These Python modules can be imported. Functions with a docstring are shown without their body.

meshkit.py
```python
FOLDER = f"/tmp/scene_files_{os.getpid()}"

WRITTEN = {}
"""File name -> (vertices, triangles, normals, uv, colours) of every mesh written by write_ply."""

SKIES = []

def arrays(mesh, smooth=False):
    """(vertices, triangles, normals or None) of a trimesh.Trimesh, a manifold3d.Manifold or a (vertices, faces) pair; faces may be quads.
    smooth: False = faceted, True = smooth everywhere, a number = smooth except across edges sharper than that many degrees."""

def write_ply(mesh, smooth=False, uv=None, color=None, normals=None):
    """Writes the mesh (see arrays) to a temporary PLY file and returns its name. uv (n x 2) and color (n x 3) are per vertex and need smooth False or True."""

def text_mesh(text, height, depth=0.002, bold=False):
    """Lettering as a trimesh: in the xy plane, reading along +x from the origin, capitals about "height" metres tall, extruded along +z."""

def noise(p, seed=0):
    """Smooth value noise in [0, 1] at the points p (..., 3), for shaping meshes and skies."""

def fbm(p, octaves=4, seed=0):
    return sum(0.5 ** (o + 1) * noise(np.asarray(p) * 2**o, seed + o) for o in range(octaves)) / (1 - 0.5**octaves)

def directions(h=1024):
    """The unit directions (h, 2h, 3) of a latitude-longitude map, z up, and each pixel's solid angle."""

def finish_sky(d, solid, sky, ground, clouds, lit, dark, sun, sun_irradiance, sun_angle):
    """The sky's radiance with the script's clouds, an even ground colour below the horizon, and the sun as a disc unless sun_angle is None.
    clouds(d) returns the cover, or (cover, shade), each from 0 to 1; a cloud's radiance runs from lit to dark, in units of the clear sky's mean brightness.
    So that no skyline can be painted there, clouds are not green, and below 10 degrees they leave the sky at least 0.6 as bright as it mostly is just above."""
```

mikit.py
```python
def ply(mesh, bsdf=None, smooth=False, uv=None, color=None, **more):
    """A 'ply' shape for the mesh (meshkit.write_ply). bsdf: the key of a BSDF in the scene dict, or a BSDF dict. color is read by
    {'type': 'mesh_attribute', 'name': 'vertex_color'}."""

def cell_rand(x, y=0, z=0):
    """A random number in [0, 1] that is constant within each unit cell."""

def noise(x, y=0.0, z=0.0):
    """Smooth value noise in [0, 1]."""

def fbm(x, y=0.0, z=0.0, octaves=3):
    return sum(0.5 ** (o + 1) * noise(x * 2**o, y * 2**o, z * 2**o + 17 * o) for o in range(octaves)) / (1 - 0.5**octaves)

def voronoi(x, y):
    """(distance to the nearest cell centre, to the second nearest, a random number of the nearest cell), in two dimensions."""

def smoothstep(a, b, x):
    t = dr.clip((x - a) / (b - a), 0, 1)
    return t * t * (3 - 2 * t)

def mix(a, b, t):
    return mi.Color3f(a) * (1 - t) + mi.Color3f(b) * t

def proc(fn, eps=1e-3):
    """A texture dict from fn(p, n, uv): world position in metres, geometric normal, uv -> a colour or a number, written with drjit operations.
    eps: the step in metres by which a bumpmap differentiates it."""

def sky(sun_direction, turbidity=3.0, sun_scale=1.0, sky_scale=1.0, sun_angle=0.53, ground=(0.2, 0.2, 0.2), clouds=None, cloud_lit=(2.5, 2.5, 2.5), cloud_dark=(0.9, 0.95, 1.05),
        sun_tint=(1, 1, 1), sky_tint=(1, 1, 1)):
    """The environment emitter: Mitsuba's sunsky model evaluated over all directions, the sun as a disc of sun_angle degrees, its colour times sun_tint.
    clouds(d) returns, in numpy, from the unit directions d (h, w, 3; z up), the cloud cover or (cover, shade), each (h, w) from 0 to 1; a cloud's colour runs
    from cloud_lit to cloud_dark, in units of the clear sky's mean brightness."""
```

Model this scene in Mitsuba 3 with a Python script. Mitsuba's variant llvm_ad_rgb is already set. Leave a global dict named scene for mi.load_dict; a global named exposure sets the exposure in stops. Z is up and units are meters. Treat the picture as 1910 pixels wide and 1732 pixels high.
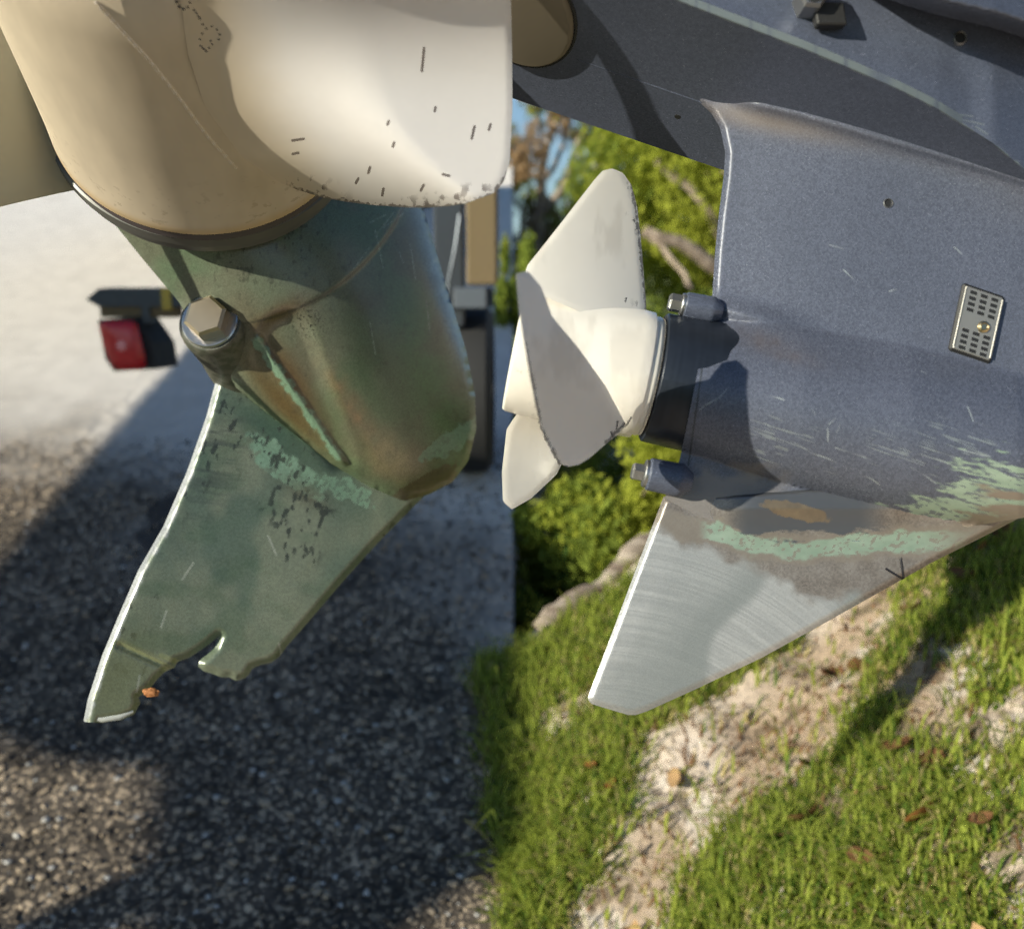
import math, random
import numpy as np, trimesh, mitsuba as mi, drjit as dr, mikit, meshkit
from mikit import noise, fbm, smoothstep, mix
from scipy.spatial import Delaunay
import scipy.sparse as sp, scipy.sparse.linalg as spl
from scipy.interpolate import RegularGridInterpolator, CubicSpline
import shapely, shapely.geometry as sg

random.seed(7)
rng = np.random.default_rng(7)
T = mi.ScalarTransform4f

# ------------------------------------------------------------------ camera, sky, exposure
F, CU, CV, PITCH, EYE = 1857.0, 955.0, 866.0, math.radians(12), 1.5
O = np.array([0, 0, EYE])
FWD = np.array([0, math.cos(PITCH), -math.sin(PITCH)])
DWN = np.array([0, -math.sin(PITCH), -math.cos(PITCH)])
RGT = np.array([1.0, 0, 0])
SUN = np.array([-0.78, -0.53, 0.33])
exposure = 2.95
scene = {
    'camera': {'type': 'thinlens', 'to_world': T().look_at(origin=O.tolist(), target=(O + FWD).tolist(), up=[0, 0, 1]),
               'fov': 2 * math.degrees(math.atan(866 / F)), 'fov_axis': 'y', 'near_clip': 0.05, 'far_clip': 2000.0,
               'aperture_radius': 0.0033, 'focus_distance': 0.76},
    'sky': mikit.sky(SUN.tolist(), turbidity=2.6, sky_scale=0.52, sky_tint=(0.86, 0.97, 1.13), sun_tint=(0.72, 0.93, 1.34)),
}
labels = {}
used = {}


def P(u, v, d):
    """World point at depth d (metres, scalar or array) on the sight line (u, v)."""
    u, v, d = np.broadcast_arrays(np.asarray(u, float), np.asarray(v, float), np.asarray(d, float))
    return O + d[..., None] * (FWD + ((u - CU) / F)[..., None] * RGT + ((v - CV) / F)[..., None] * DWN)


# ------------------------------------------------------------------ scene bookkeeping
def key_for(name, parent=None):
    k = (parent + '__' if parent else '') + name
    n = used.get(k, 0)
    used[k] = n + 1
    return k if n == 0 else f'{k}_{n:03d}'


def thing(name, label, cat, group=None):
    k = key_for(name)
    labels[k] = {'label': label, 'category': cat}
    if group:
        labels[k]['group'] = group
    return k


def obj(name, mesh, bsdf, parent=None, smooth=40, label=None, kind=None, cat=None, group=None, uv=None):
    k = key_for(name, parent)
    scene[k] = mikit.ply(mesh, bsdf, smooth=smooth) if uv is None else mikit.ply(mesh, bsdf, smooth=True, uv=uv)
    l = {}
    if label: l['label'] = label
    if kind: l['kind'] = kind
    if cat: l['category'] = cat
    if group: l['group'] = group
    if l:
        labels[k] = l
    return k


# ------------------------------------------------------------------ mesh helpers
def tube(points, radii, n=10, cap=True):
    pts = np.asarray(points, float)
    radii = np.broadcast_to(np.asarray(radii, float), (len(pts),))
    tan = np.gradient(pts, axis=0)
    tan /= np.linalg.norm(tan, axis=1, keepdims=True)
    ref = np.array([0.31, 0.17, 0.93])
    if abs(tan[0] @ ref) > 0.9:
        ref = np.array([0.9, 0.3, 0.1])
    a = np.cross(tan, ref); a /= np.linalg.norm(a, axis=1, keepdims=True)
    b = np.cross(tan, a)
    ang = np.arange(n) * 2 * np.pi / n
    v = (pts[:, None] + radii[:, None, None] * (np.cos(ang)[None, :, None] * a[:, None] + np.sin(ang)[None, :, None] * b[:, None])).reshape(-1, 3)
    f = []
    for i in range(len(pts) - 1):
        for j in range(n):
            k = (j + 1) % n
            f += [[i * n + j, i * n + k, i * n + n + k], [i * n + j, i * n + n + k, i * n + n + j]]
    if cap:
        m = len(v)
        v = np.vstack([v, pts[:1], pts[-1:]])
        for j in range(n):
            k = (j + 1) % n
            f += [[m, k, j], [m + 1, (len(pts) - 1) * n + j, (len(pts) - 1) * n + k]]
    return trimesh.Trimesh(v, np.array(f), process=False)


def lathe(c0, axis, prof, n=64, uvs=False):
    """Revolve (t along the axis, radius) pairs about the axis through c0."""
    axis = np.asarray(axis, float); axis = axis / np.linalg.norm(axis)
    a = np.cross(axis, [0.2, 0.1, 1.0]); a /= np.linalg.norm(a)
    b = np.cross(axis, a)
    ang = np.arange(n + 1) * 2 * np.pi / n
    v, uv = [], []
    for t, r in prof:
        v.append(c0 + axis * t + r * (np.cos(ang)[:, None] * a + np.sin(ang)[:, None] * b))
        uv.append(np.stack([ang, np.full(n + 1, t)], 1))
    f = []
    for i in range(len(prof) - 1):
        for j in range(n):
            p, q = i * (n + 1) + j, (i + 1) * (n + 1) + j
            f += [[p, p + 1, q + 1], [p, q + 1, q]]
    m = trimesh.Trimesh(np.vstack(v), np.array(f), process=False)
    return (m, np.vstack(uv)) if uvs else m


def prism_between(c0, c1, r, n=6, bevel=0.12, phase=0.3):
    """A chamfered n-sided head from c0 to c1."""
    d = c1 - c0
    L = np.linalg.norm(d); ax = d / L
    a = np.cross(ax, [0.2, 0.1, 1.0]); a /= np.linalg.norm(a); b = np.cross(ax, a)
    ang = phase + np.arange(n) * 2 * np.pi / n
    rings = [(0, 1), (1 - bevel, 1), (1, 1 - bevel * 1.1)]
    v = np.vstack([c0 + ax * L * t + r * k * (np.cos(ang)[:, None] * a + np.sin(ang)[:, None] * b) for t, k in rings] + [c0[None], c1[None]])
    f = []
    for i in range(2):
        for j in range(n):
            k = (j + 1) % n
            f += [[i * n + j, i * n + k, i * n + n + k], [i * n + j, i * n + n + k, i * n + n + j]]
    for j in range(n):
        k = (j + 1) % n
        f += [[3 * n, k, j], [3 * n + 1, 2 * n + j, 2 * n + k]]
    m = trimesh.Trimesh(v, np.array(f), process=False)
    return m


def box(c, x, y, z, ch=0.0):
    """A box at c with half-axes x, y, z (vectors); ch = chamfer as a share of the shortest half-axis."""
    lens = [np.linalg.norm(a) for a in (x, y, z)]
    m = min(lens) * ch
    k = [1 - m / l for l in lens]
    pts = []
    for sx in (-1, 1):
        for sy in (-1, 1):
            for sz in (-1, 1):
                for q in ([1, k[1], k[2]], [k[0], 1, k[2]], [k[0], k[1], 1]):
                    pts.append(c + sx * q[0] * np.asarray(x) + sy * q[1] * np.asarray(y) + sz * q[2] * np.asarray(z))
    return trimesh.convex.convex_hull(np.array(pts)) if ch > 0 else trimesh.convex.convex_hull(np.array(pts[::3]))


def poly(points, smooth=0):
    p = np.asarray(points, float)
    for _ in range(smooth):
        q = np.roll(p, -1, 0)
        p = np.stack([0.75 * p + 0.25 * q, 0.25 * p + 0.75 * q], 1).reshape(-1, 2)
    g = sg.Polygon(p)
    return g if g.is_valid else g.buffer(0)


def domain(pg, res):
    """Triangulated plan of the polygon: points (boundary first), triangles, number of boundary points."""
    ring = pg.exterior
    n = max(12, int(ring.length / res))
    bnd = np.array([ring.interpolate(i / n, normalized=True).coords[0] for i in range(n)])
    corners = np.array(ring.coords[:-1])
    x0, y0, x1, y1 = pg.bounds
    gx, gy = np.meshgrid(np.arange(x0, x1, res), np.arange(y0, y1, res * 0.87))
    gx[1::2] += res / 2
    pts = np.stack([gx.ravel(), gy.ravel()], 1)
    inner = pg.buffer(-res * 0.55)
    pts = pts[shapely.contains_xy(inner, pts[:, 0], pts[:, 1])]
    allp = np.vstack([bnd, pts])
    tri = Delaunay(allp).simplices
    c = allp[tri].mean(1)
    tri = tri[shapely.contains_xy(pg.buffer(res * 0.02), c[:, 0], c[:, 1])]
    a, b, c = allp[tri[:, 0]], allp[tri[:, 1]], allp[tri[:, 2]]
    area = (b[:, 0] - a[:, 0]) * (c[:, 1] - a[:, 1]) - (b[:, 1] - a[:, 1]) * (c[:, 0] - a[:, 0])
    tri[area < 0] = tri[area < 0][:, ::-1]
    tri = tri[np.abs(area) > 1e-6]
    return allp, tri, n


def solid(pg, base, front, back, res, unit):
    """A solid from its plan: 'base' gives the depth of its middle plane, 'front' and 'back' the half thickness (plan units, 'unit' metres each). UV = plan / 1000."""
    p, t, n = domain(pg, res)
    e = np.array([pg.exterior.distance(sg.Point(q)) for q in p]) if len(p) < 40000 else shapely.distance(pg.exterior, shapely.points(p))
    d0 = base(p[:, 0], p[:, 1])
    A = P(p[:, 0], p[:, 1], d0 - front(p[:, 0], p[:, 1], e) * unit)
    B = P(p[:, 0], p[:, 1], d0 + back(p[:, 0], p[:, 1], e) * unit)
    m = len(p)
    i = np.arange(n); j = (i + 1) % n
    side_v = np.vstack([A[:n], B[:n]])
    side = np.vstack([np.stack([i, j, j + n], 1), np.stack([i, j + n, i + n], 1)]) + 2 * m
    v = np.vstack([A, B, side_v])
    f = np.vstack([t[:, ::-1], t + m, side])
    uv = np.vstack([p, p, p[:n], p[:n]]) / 1000.0
    mesh = trimesh.Trimesh(v, f, process=False)
    if mesh.volume < 0:
        mesh = trimesh.Trimesh(v, f[:, ::-1], process=False)
    return mesh, uv


def inflate(pg, step=5.0):
    """Half thickness of a soft round body with this plan (a circle's for a strip)."""
    x0, y0, x1, y1 = pg.bounds
    xs, ys = np.arange(x0 - step, x1 + 2 * step, step), np.arange(y0 - step, y1 + 2 * step, step)
    X, Y = np.meshgrid(xs, ys)
    ins = shapely.contains_xy(pg, X.ravel(), Y.ravel()).reshape(X.shape)
    idx = -np.ones(X.shape, int); idx[ins] = np.arange(ins.sum())
    N = ins.sum()
    r, c = np.nonzero(ins)
    rows, cols, vals = [np.arange(N)], [np.arange(N)], [np.full(N, 4.0)]
    for dr_, dc in ((1, 0), (-1, 0), (0, 1), (0, -1)):
        q = idx[r + dr_, c + dc]
        k = q >= 0
        rows.append(np.arange(N)[k]); cols.append(q[k]); vals.append(np.full(k.sum(), -1.0))
    A = sp.csc_matrix((np.concatenate(vals), (np.concatenate(rows), np.concatenate(cols))))
    phi = spl.spsolve(A, np.full(N, step * step))
    G = np.zeros(X.shape); G[ins] = phi
    it = RegularGridInterpolator((ys, xs), G, bounds_error=False, fill_value=0)
    return lambda u, v: np.sqrt(2 * np.maximum(it(np.stack([v, u], -1)), 0))


def np_smax(a, b, k):
    h = np.clip(0.5 + 0.5 * (a - b) / k, 0, 1)
    return b * (1 - h) + a * h + k * h * (1 - h)


def sstep(a, b, x):
    t = np.clip((x - a) / (b - a), 0, 1)
    return t * t * (3 - 2 * t)


def line_y(pts):
    pts = np.array(pts, float)
    return lambda x: np.interp(x, pts[:, 0], pts[:, 1])


# ------------------------------------------------------------------ texture helpers (uv in thousandths of the plan)
def seg(x, y, x0, y0, x1, y1):
    """distance to a segment"""
    dx, dy = x1 - x0, y1 - y0
    t = dr.clip(((x - x0) * dx + (y - y0) * dy) / (dx * dx + dy * dy), 0, 1)
    return dr.sqrt(dr.square(x - x0 - t * dx) + dr.square(y - y0 - t * dy))


def marks(x, y, segs, w):
    """1 on thin worn strokes [(x0, y0, x1, y1), ...]"""
    d = mi.Float(9.0)
    for s in segs:
        d = dr.minimum(d, seg(x, y, *s))
    return 1 - smoothstep(w * 0.4, w, d)


def blob(x, y, cx, cy, rx, ry, ang, rough, nf):
    """1 inside a ragged ellipse"""
    c, s = math.cos(ang), math.sin(ang)
    a, b = ((x - cx) * c + (y - cy) * s) / rx, (-(x - cx) * s + (y - cy) * c) / ry
    d = dr.sqrt(a * a + b * b) + (fbm(x * nf, y * nf, 3.1, 4) - 0.5) * rough
    return 1 - smoothstep(0.85, 1.0, d)


def soft(x, y, cx, cy, rx, ry, ang=0.0):
    c, s = math.cos(ang), math.sin(ang)
    a, b = ((x - cx) * c + (y - cy) * s) / rx, (-(x - cx) * s + (y - cy) * c) / ry
    return dr.exp(-(a * a + b * b))


def bsdf(name, color, rough=0.5, **k):
    c = color if isinstance(color, dict) else {'type': 'rgb', 'value': list(color)}
    r = rough if isinstance(rough, dict) else float(rough)
    scene[name] = {'type': 'twosided', 'bsdf': {'type': 'principled', 'base_color': c, 'roughness': r, **k}}
    return name


# ---- weathered green paint of the first motor
def green_body(p, n, uv):
    x, y = uv.x, uv.y
    g = mix((0.098, 0.115, 0.080), (0.060, 0.098, 0.055), smoothstep(0.3, 0.7, fbm(x * 7, y * 5, 0, 3)))
    g = mix(g, (0.055, 0.135, 0.050), soft(x, y, 0.80, 0.70, 0.05, 0.20, -0.25) * 0.75)
    g = mix(g, (0.16, 0.19, 0.24), soft(x, y, 0.835, 0.56, 0.020, 0.22, -0.28) * 0.7)  # bluish rim reflection painted along the right edge
    g = mix(g, (0.085, 0.080, 0.058), smoothstep(0.45, 0.75, fbm(x * 16, y * 16, 5, 3)) * 0.55)
    # rusty and ochre stains along the keel side
    g = mix(g, (0.150, 0.095, 0.050), soft(x, y, 0.66, 0.765, 0.020, 0.11, -0.55) * (0.15 + 0.8 * noise(x * 60, y * 50)))
    g = mix(g, (0.215, 0.175, 0.095), soft(x, y, 0.735, 0.86, 0.065, 0.045, 0.5) * (0.25 + 0.6 * noise(x * 40, y * 40)))
    g = mix(g, (0.075, 0.045, 0.018), soft(x, y, 0.54, 0.70, 0.028, 0.13, -0.62) * 0.9)
    g = mix(g, (0.105, 0.070, 0.025), soft(x, y, 0.53, 0.755, 0.022, 0.13, -0.72) * 0.9)
    g = mix(g, (0.095, 0.055, 0.025), soft(x, y, 0.52, 0.585, 0.05, 0.018, -0.5) * 0.8)
    g = mix(g, (0.060, 0.045, 0.028), blob(x, y, 0.79, 0.91, 0.085, 0.022, -0.5, 0.9, 60) * 0.8)
    # bare primer, ragged
    pr = blob(x, y, 0.855, 0.815, 0.075, 0.022, -0.55, 1.1, 70)
    ridge = 1 - smoothstep(0.004, 0.011, seg(x, y, 0.478, 0.635, 0.630, 0.850) + (noise(x * 120, y * 120) - 0.5) * 0.010)
    g = mix(g, (0.13, 0.22, 0.155), dr.maximum(pr * 0.8, ridge * 0.85))
    # scratches, black specks, grain
    sc = marks(x, y, [(0.735, 0.395, 0.700, 0.440), (0.752, 0.398, 0.715, 0.425), (0.765, 0.455, 0.775, 0.520), (0.72, 0.40, 0.69, 0.415),
                      (0.745, 0.47, 0.752, 0.49), (0.795, 0.56, 0.802, 0.62), (0.70, 0.43, 0.715, 0.50), (0.66, 0.50, 0.69, 0.46), (0.69, 0.60, 0.70, 0.66)], 0.0022)
    g = mix(g, (0.24, 0.29, 0.25), sc * 0.55 * noise(x * 300, y * 300))
    seam = 1 - smoothstep(0.001, 0.0032, dr.abs(dr.sqrt(dr.square(x - 0.40) + dr.square(y - 0.215)) - 0.392))
    g = mix(g, (0.025, 0.028, 0.020), seam * 0.55)
    spk = smoothstep(0.66, 0.80, noise(x * 330, y * 330)) * soft(x, y, 0.575, 0.60, 0.035, 0.03, 0.4)
    g = mix(g, (0.015, 0.016, 0.012), spk)
    flake = smoothstep(0.62, 0.80, fbm(x * 130, y * 90, 2, 3)) * (0.35 + soft(x, y, 0.5, 0.47, 0.12, 0.06, -0.3))
    g = mix(g, (0.030, 0.032, 0.024), flake * 0.7)
    return g * (0.80 + 0.40 * noise(x * 500, y * 500))


def green_skeg(p, n, uv):
    x, y = uv.x, uv.y
    g = mix((0.150, 0.172, 0.125), (0.085, 0.118, 0.088), smoothstep(0.35, 0.68, fbm(x * 11, y * 8, 1, 3)))
    g = mix(g, (0.035, 0.075, 0.050), soft(x, y, 0.50, 0.80, 0.13, 0.035, 0.62) * 0.9)
    g = mix(g, (0.060, 0.100, 0.060), smoothstep(0.5, 0.8, fbm(x * 14, y * 20, 6, 3)) * 0.5)
    pr = dr.maximum(blob(x, y, 0.525, 0.868, 0.10, 0.032, 0.62, 0.9, 45), blob(x, y, 0.650, 0.915, 0.055, 0.020, 0.45, 1.3, 60) * 0.75)
    pr = pr * (1 - 0.7 * smoothstep(0.55, 0.66, fbm(x * 120 + y * 60, y * 90, 9, 4)))
    g = mix(g, mix((0.12, 0.21, 0.15), (0.19, 0.30, 0.225), fbm(x * 60, y * 40, 2, 4)), pr * 0.95)
    g = mix(g, (0.085, 0.065, 0.035), soft(x, y, 0.57, 0.92, 0.05, 0.02, 0.6) * 0.6)
    # wood-like file marks near the trailing edge, black pits
    rip = smoothstep(0.52, 0.72, fbm(x * 16 + y * 6, y * 150 - x * 20, 4, 3)) * soft(x, y, 0.40, 0.83, 0.055, 0.14, 0.2)
    g = mix(g, (0.035, 0.040, 0.040), rip * 0.6)
    pits = smoothstep(0.60, 0.70, fbm(x * 95 + y * 30, y * 55 - x * 25, 1, 4)) * smoothstep(0.40, 0.62, fbm(x * 9, y * 9, 8, 2))
    g = mix(g, (0.018, 0.022, 0.016), pits * 0.85)
    g = mix(g, (0.125, 0.140, 0.075), soft(x, y, 0.22, 1.26, 0.07, 0.11, 0.3) * 0.8)
    gou = marks(x, y, [(0.222, 1.200, 0.322, 1.248), (0.225, 1.207, 0.318, 1.253), (0.300, 1.222, 0.345, 1.240)], 0.006)
    g = mix(g, (0.21, 0.23, 0.12), gou * 0.8)
    tr = mi.Float(9.0)
    for a, b in zip([(0.408, 0.688), (0.350, 0.875), (0.305, 0.980), (0.258, 1.062), (0.222, 1.145), (0.190, 1.222), (0.163, 1.305)], [(0.350, 0.875), (0.305, 0.980), (0.258, 1.062), (0.222, 1.145), (0.190, 1.222), (0.163, 1.305), (0.155, 1.346)]):
        tr = dr.minimum(tr, seg(x, y, *a, *b))
    g = mix(g, (0.24, 0.25, 0.265), (1 - smoothstep(0.006, 0.015, tr + (noise(x * 90, y * 70) - 0.5) * 0.012)) * 0.9)  # worn bare edge, lightened to paint in the bevel highlight
    sc = marks(x, y, [(0.50, 1.00, 0.515, 1.035), (0.31, 1.14, 0.30, 1.17), (0.26, 1.26, 0.255, 1.29), (0.52, 1.20, 0.525, 1.22), (0.34, 1.08, 0.36, 1.05)], 0.003)
    g = mix(g, (0.30, 0.32, 0.28), sc * 0.6)
    return g * (0.82 + 0.36 * noise(x * 420, y * 420))


def chip_field(x, y, d, wide, f):
    """dark chips that crowd towards an edge (d = distance to it)"""
    return smoothstep(0.62, 0.70, fbm(x * f * 0.45, y * f * 0.30, 2, 4)) * smoothstep(0.3, 0.7, noise(x * 17, y * 17, 6)) * (1 - smoothstep(0.0, wide, d + (noise(x * 60, y * 60) - 0.5) * wide * 0.8))


EDGE_L = [(0.548, 0.352), (0.600, 0.368), (0.700, 0.383), (0.800, 0.387), (0.870, 0.380), (0.921, 0.361), (0.950, 0.320)]


def white_left(p, n, uv):
    x, y = uv.x, uv.y
    c = mix((0.56, 0.535, 0.53), (0.50, 0.475, 0.47), fbm(x * 5, y * 3, 0, 3))
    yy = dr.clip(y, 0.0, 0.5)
    c = mix(c, (0.46, 0.39, 0.30), smoothstep(0.17, 0.01, x - (0.355 + 0.15 * yy + 0.95 * yy * yy) + (fbm(x * 8, y * 8, 3, 3) - 0.5) * 0.05))  # tan bounce light from the hub painted on over the blade root
    m = marks(x, y, [(0.791, 0.090, 0.787, 0.132), (0.545, 0.262, 0.566, 0.259), (0.546, 0.287, 0.556, 0.285), (0.885, 0.236, 0.880, 0.258),
                     (0.725, 0.226, 0.723, 0.232), (0.668, 0.333, 0.664, 0.341), (0.690, 0.312, 0.687, 0.322), (0.812, 0.200, 0.811, 0.207), (0.735, 0.266, 0.733, 0.273),
                     (0.715, 0.352, 0.713, 0.364), (0.826, 0.325, 0.838, 0.328), (0.790, 0.345, 0.785, 0.355), (0.915, 0.232, 0.912, 0.242)], 0.0036)
    d = mi.Float(9.0)
    for a, b in zip(EDGE_L[:-1], EDGE_L[1:]):
        d = dr.minimum(d, seg(x, y, *a, *b))
    ch = chip_field(x, y, d, 0.040, 190)
    rim = 1 - smoothstep(0.001, 0.005, d + (noise(x * 220, y * 220) - 0.5) * 0.007)
    return mix(c, (0.075, 0.055, 0.050), dr.maximum(dr.maximum(m * 0.9, ch * 0.85), rim * 0.8))


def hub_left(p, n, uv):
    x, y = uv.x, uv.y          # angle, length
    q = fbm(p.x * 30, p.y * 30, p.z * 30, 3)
    c = mix((0.47, 0.40, 0.31), (0.41, 0.345, 0.265), q)  # tan stands for warm bounce light on the white hub paint
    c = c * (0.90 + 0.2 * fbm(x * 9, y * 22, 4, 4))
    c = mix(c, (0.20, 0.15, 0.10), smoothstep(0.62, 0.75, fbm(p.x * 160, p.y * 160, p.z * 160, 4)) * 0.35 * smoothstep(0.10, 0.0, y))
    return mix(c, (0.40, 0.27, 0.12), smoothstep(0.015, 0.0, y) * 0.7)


# ---- second motor
def paint_noise(p):
    return smoothstep(0.72, 0.9, noise(p.x * 1400, p.y * 1400, p.z * 1400))


SCR = [(1.548, 0.458, 1.572, 0.466), (1.628, 0.425, 1.634, 0.462), (1.640, 0.442, 1.644, 0.470), (1.780, 0.462, 1.795, 0.474), (1.575, 0.502, 1.592, 0.520), (1.428, 0.788, 1.470, 0.822),
       (1.470, 0.822, 1.560, 0.862), (1.450, 0.782, 1.490, 0.806), (1.574, 0.778, 1.560, 0.808), (1.543, 0.800, 1.545, 0.824), (1.545, 0.792, 1.560, 0.780), (1.425, 0.735, 1.462, 0.746),
       (1.640, 0.822, 1.660, 0.828), (1.560, 0.835, 1.615, 0.852), (1.718, 0.690, 1.735, 0.700), (1.805, 0.760, 1.815, 0.785), (1.580, 0.868, 1.640, 0.905), (1.700, 0.870, 1.745, 0.902),
       (1.760, 0.830, 1.850, 0.852), (1.512, 0.760, 1.522, 0.775), (1.335, 0.745, 1.372, 0.715), (1.372, 0.715, 1.395, 0.735), (1.305, 0.765, 1.340, 0.740), (1.660, 0.545, 1.690, 0.532)]


def grey_right(p, n, uv):
    x, y = uv.x, uv.y
    c = mix((0.094, 0.105, 0.147), (0.073, 0.083, 0.117), fbm(x * 6, y * 6, 0, 3))
    c = c * (0.75 + 0.5 * noise(x * 430, y * 430)) + mi.Color3f(0.05, 0.053, 0.06) * smoothstep(0.84, 0.97, noise(x * 420, y * 420, 3))
    streak = smoothstep(0.74, 0.84, noise(x * 26 + y * 12, y * 420 - x * 150, 2)) * smoothstep(0.45, 0.65, fbm(x * 12, y * 12, 6, 2)) * smoothstep(0.70, 0.90, y) * smoothstep(1.36, 1.44, x)
    c = mix(c, (0.30, 0.34, 0.34), streak * 0.55)
    # the keel has lost its paint: scuffed edge, green primer, bare grey-brown metal
    keel = y - (0.905 + 0.06 * smoothstep(1.25, 1.5, x) - 0.105 * smoothstep(1.64, 1.84, x))
    worn = smoothstep(-0.005, 0.028, keel + (fbm(x * 26 + y * 10, y * 150 - x * 36, 1, 4) - 0.5) * 0.16)
    worn = worn * (1 - 0.75 * smoothstep(0.56, 0.66, fbm(x * 60 + y * 30, y * 260 - x * 70, 3, 4)))
    c = mix(c, mix((0.20, 0.27, 0.21), (0.32, 0.40, 0.32), fbm(x * 40, y * 90, 3, 4)), worn * smoothstep(1.40, 1.48, x))
    bare = smoothstep(0.055, 0.085, keel + (fbm(x * 18, y * 80 - x * 10, 7, 4) - 0.5) * 0.12) * smoothstep(1.40, 1.48, x)
    c = mix(c, (0.205, 0.170, 0.140), bare)
    c = mix(c, (0.205, 0.185, 0.170), smoothstep(0.86, 0.90, y + (noise(x * 60, y * 60) - 0.5) * 0.03) * (1 - smoothstep(1.40, 1.50, x)) * 0.8)
    c = mix(c, (0.115, 0.085, 0.070), soft(x, y, 1.445, 0.645, 0.08, 0.022, 0.35) * 0.35 * (0.4 + noise(x * 60, y * 60)))
    c = mix(c, (0.16, 0.125, 0.095), soft(x, y, 1.42, 0.225, 0.16, 0.022, 0.22) * 0.55)
    sc = marks(x + 0.004 * (noise(x * 40, y * 40) - 0.5), y + 0.006 * (noise(y * 35, x * 35) - 0.5), SCR, 0.0019) * smoothstep(0.25, 0.8, noise(x * 35, y * 35)) * (0.4 + 0.6 * noise(x * 190, y * 190))
    c = mix(c, (0.36, 0.40, 0.41), sc * 0.6)
    seam = 1 - smoothstep(0.0008, 0.0026, seg(x, y, 1.322, 0.600, 1.284, 0.868))
    return mix(c, (0.03, 0.035, 0.04), seam * 0.8)


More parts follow.
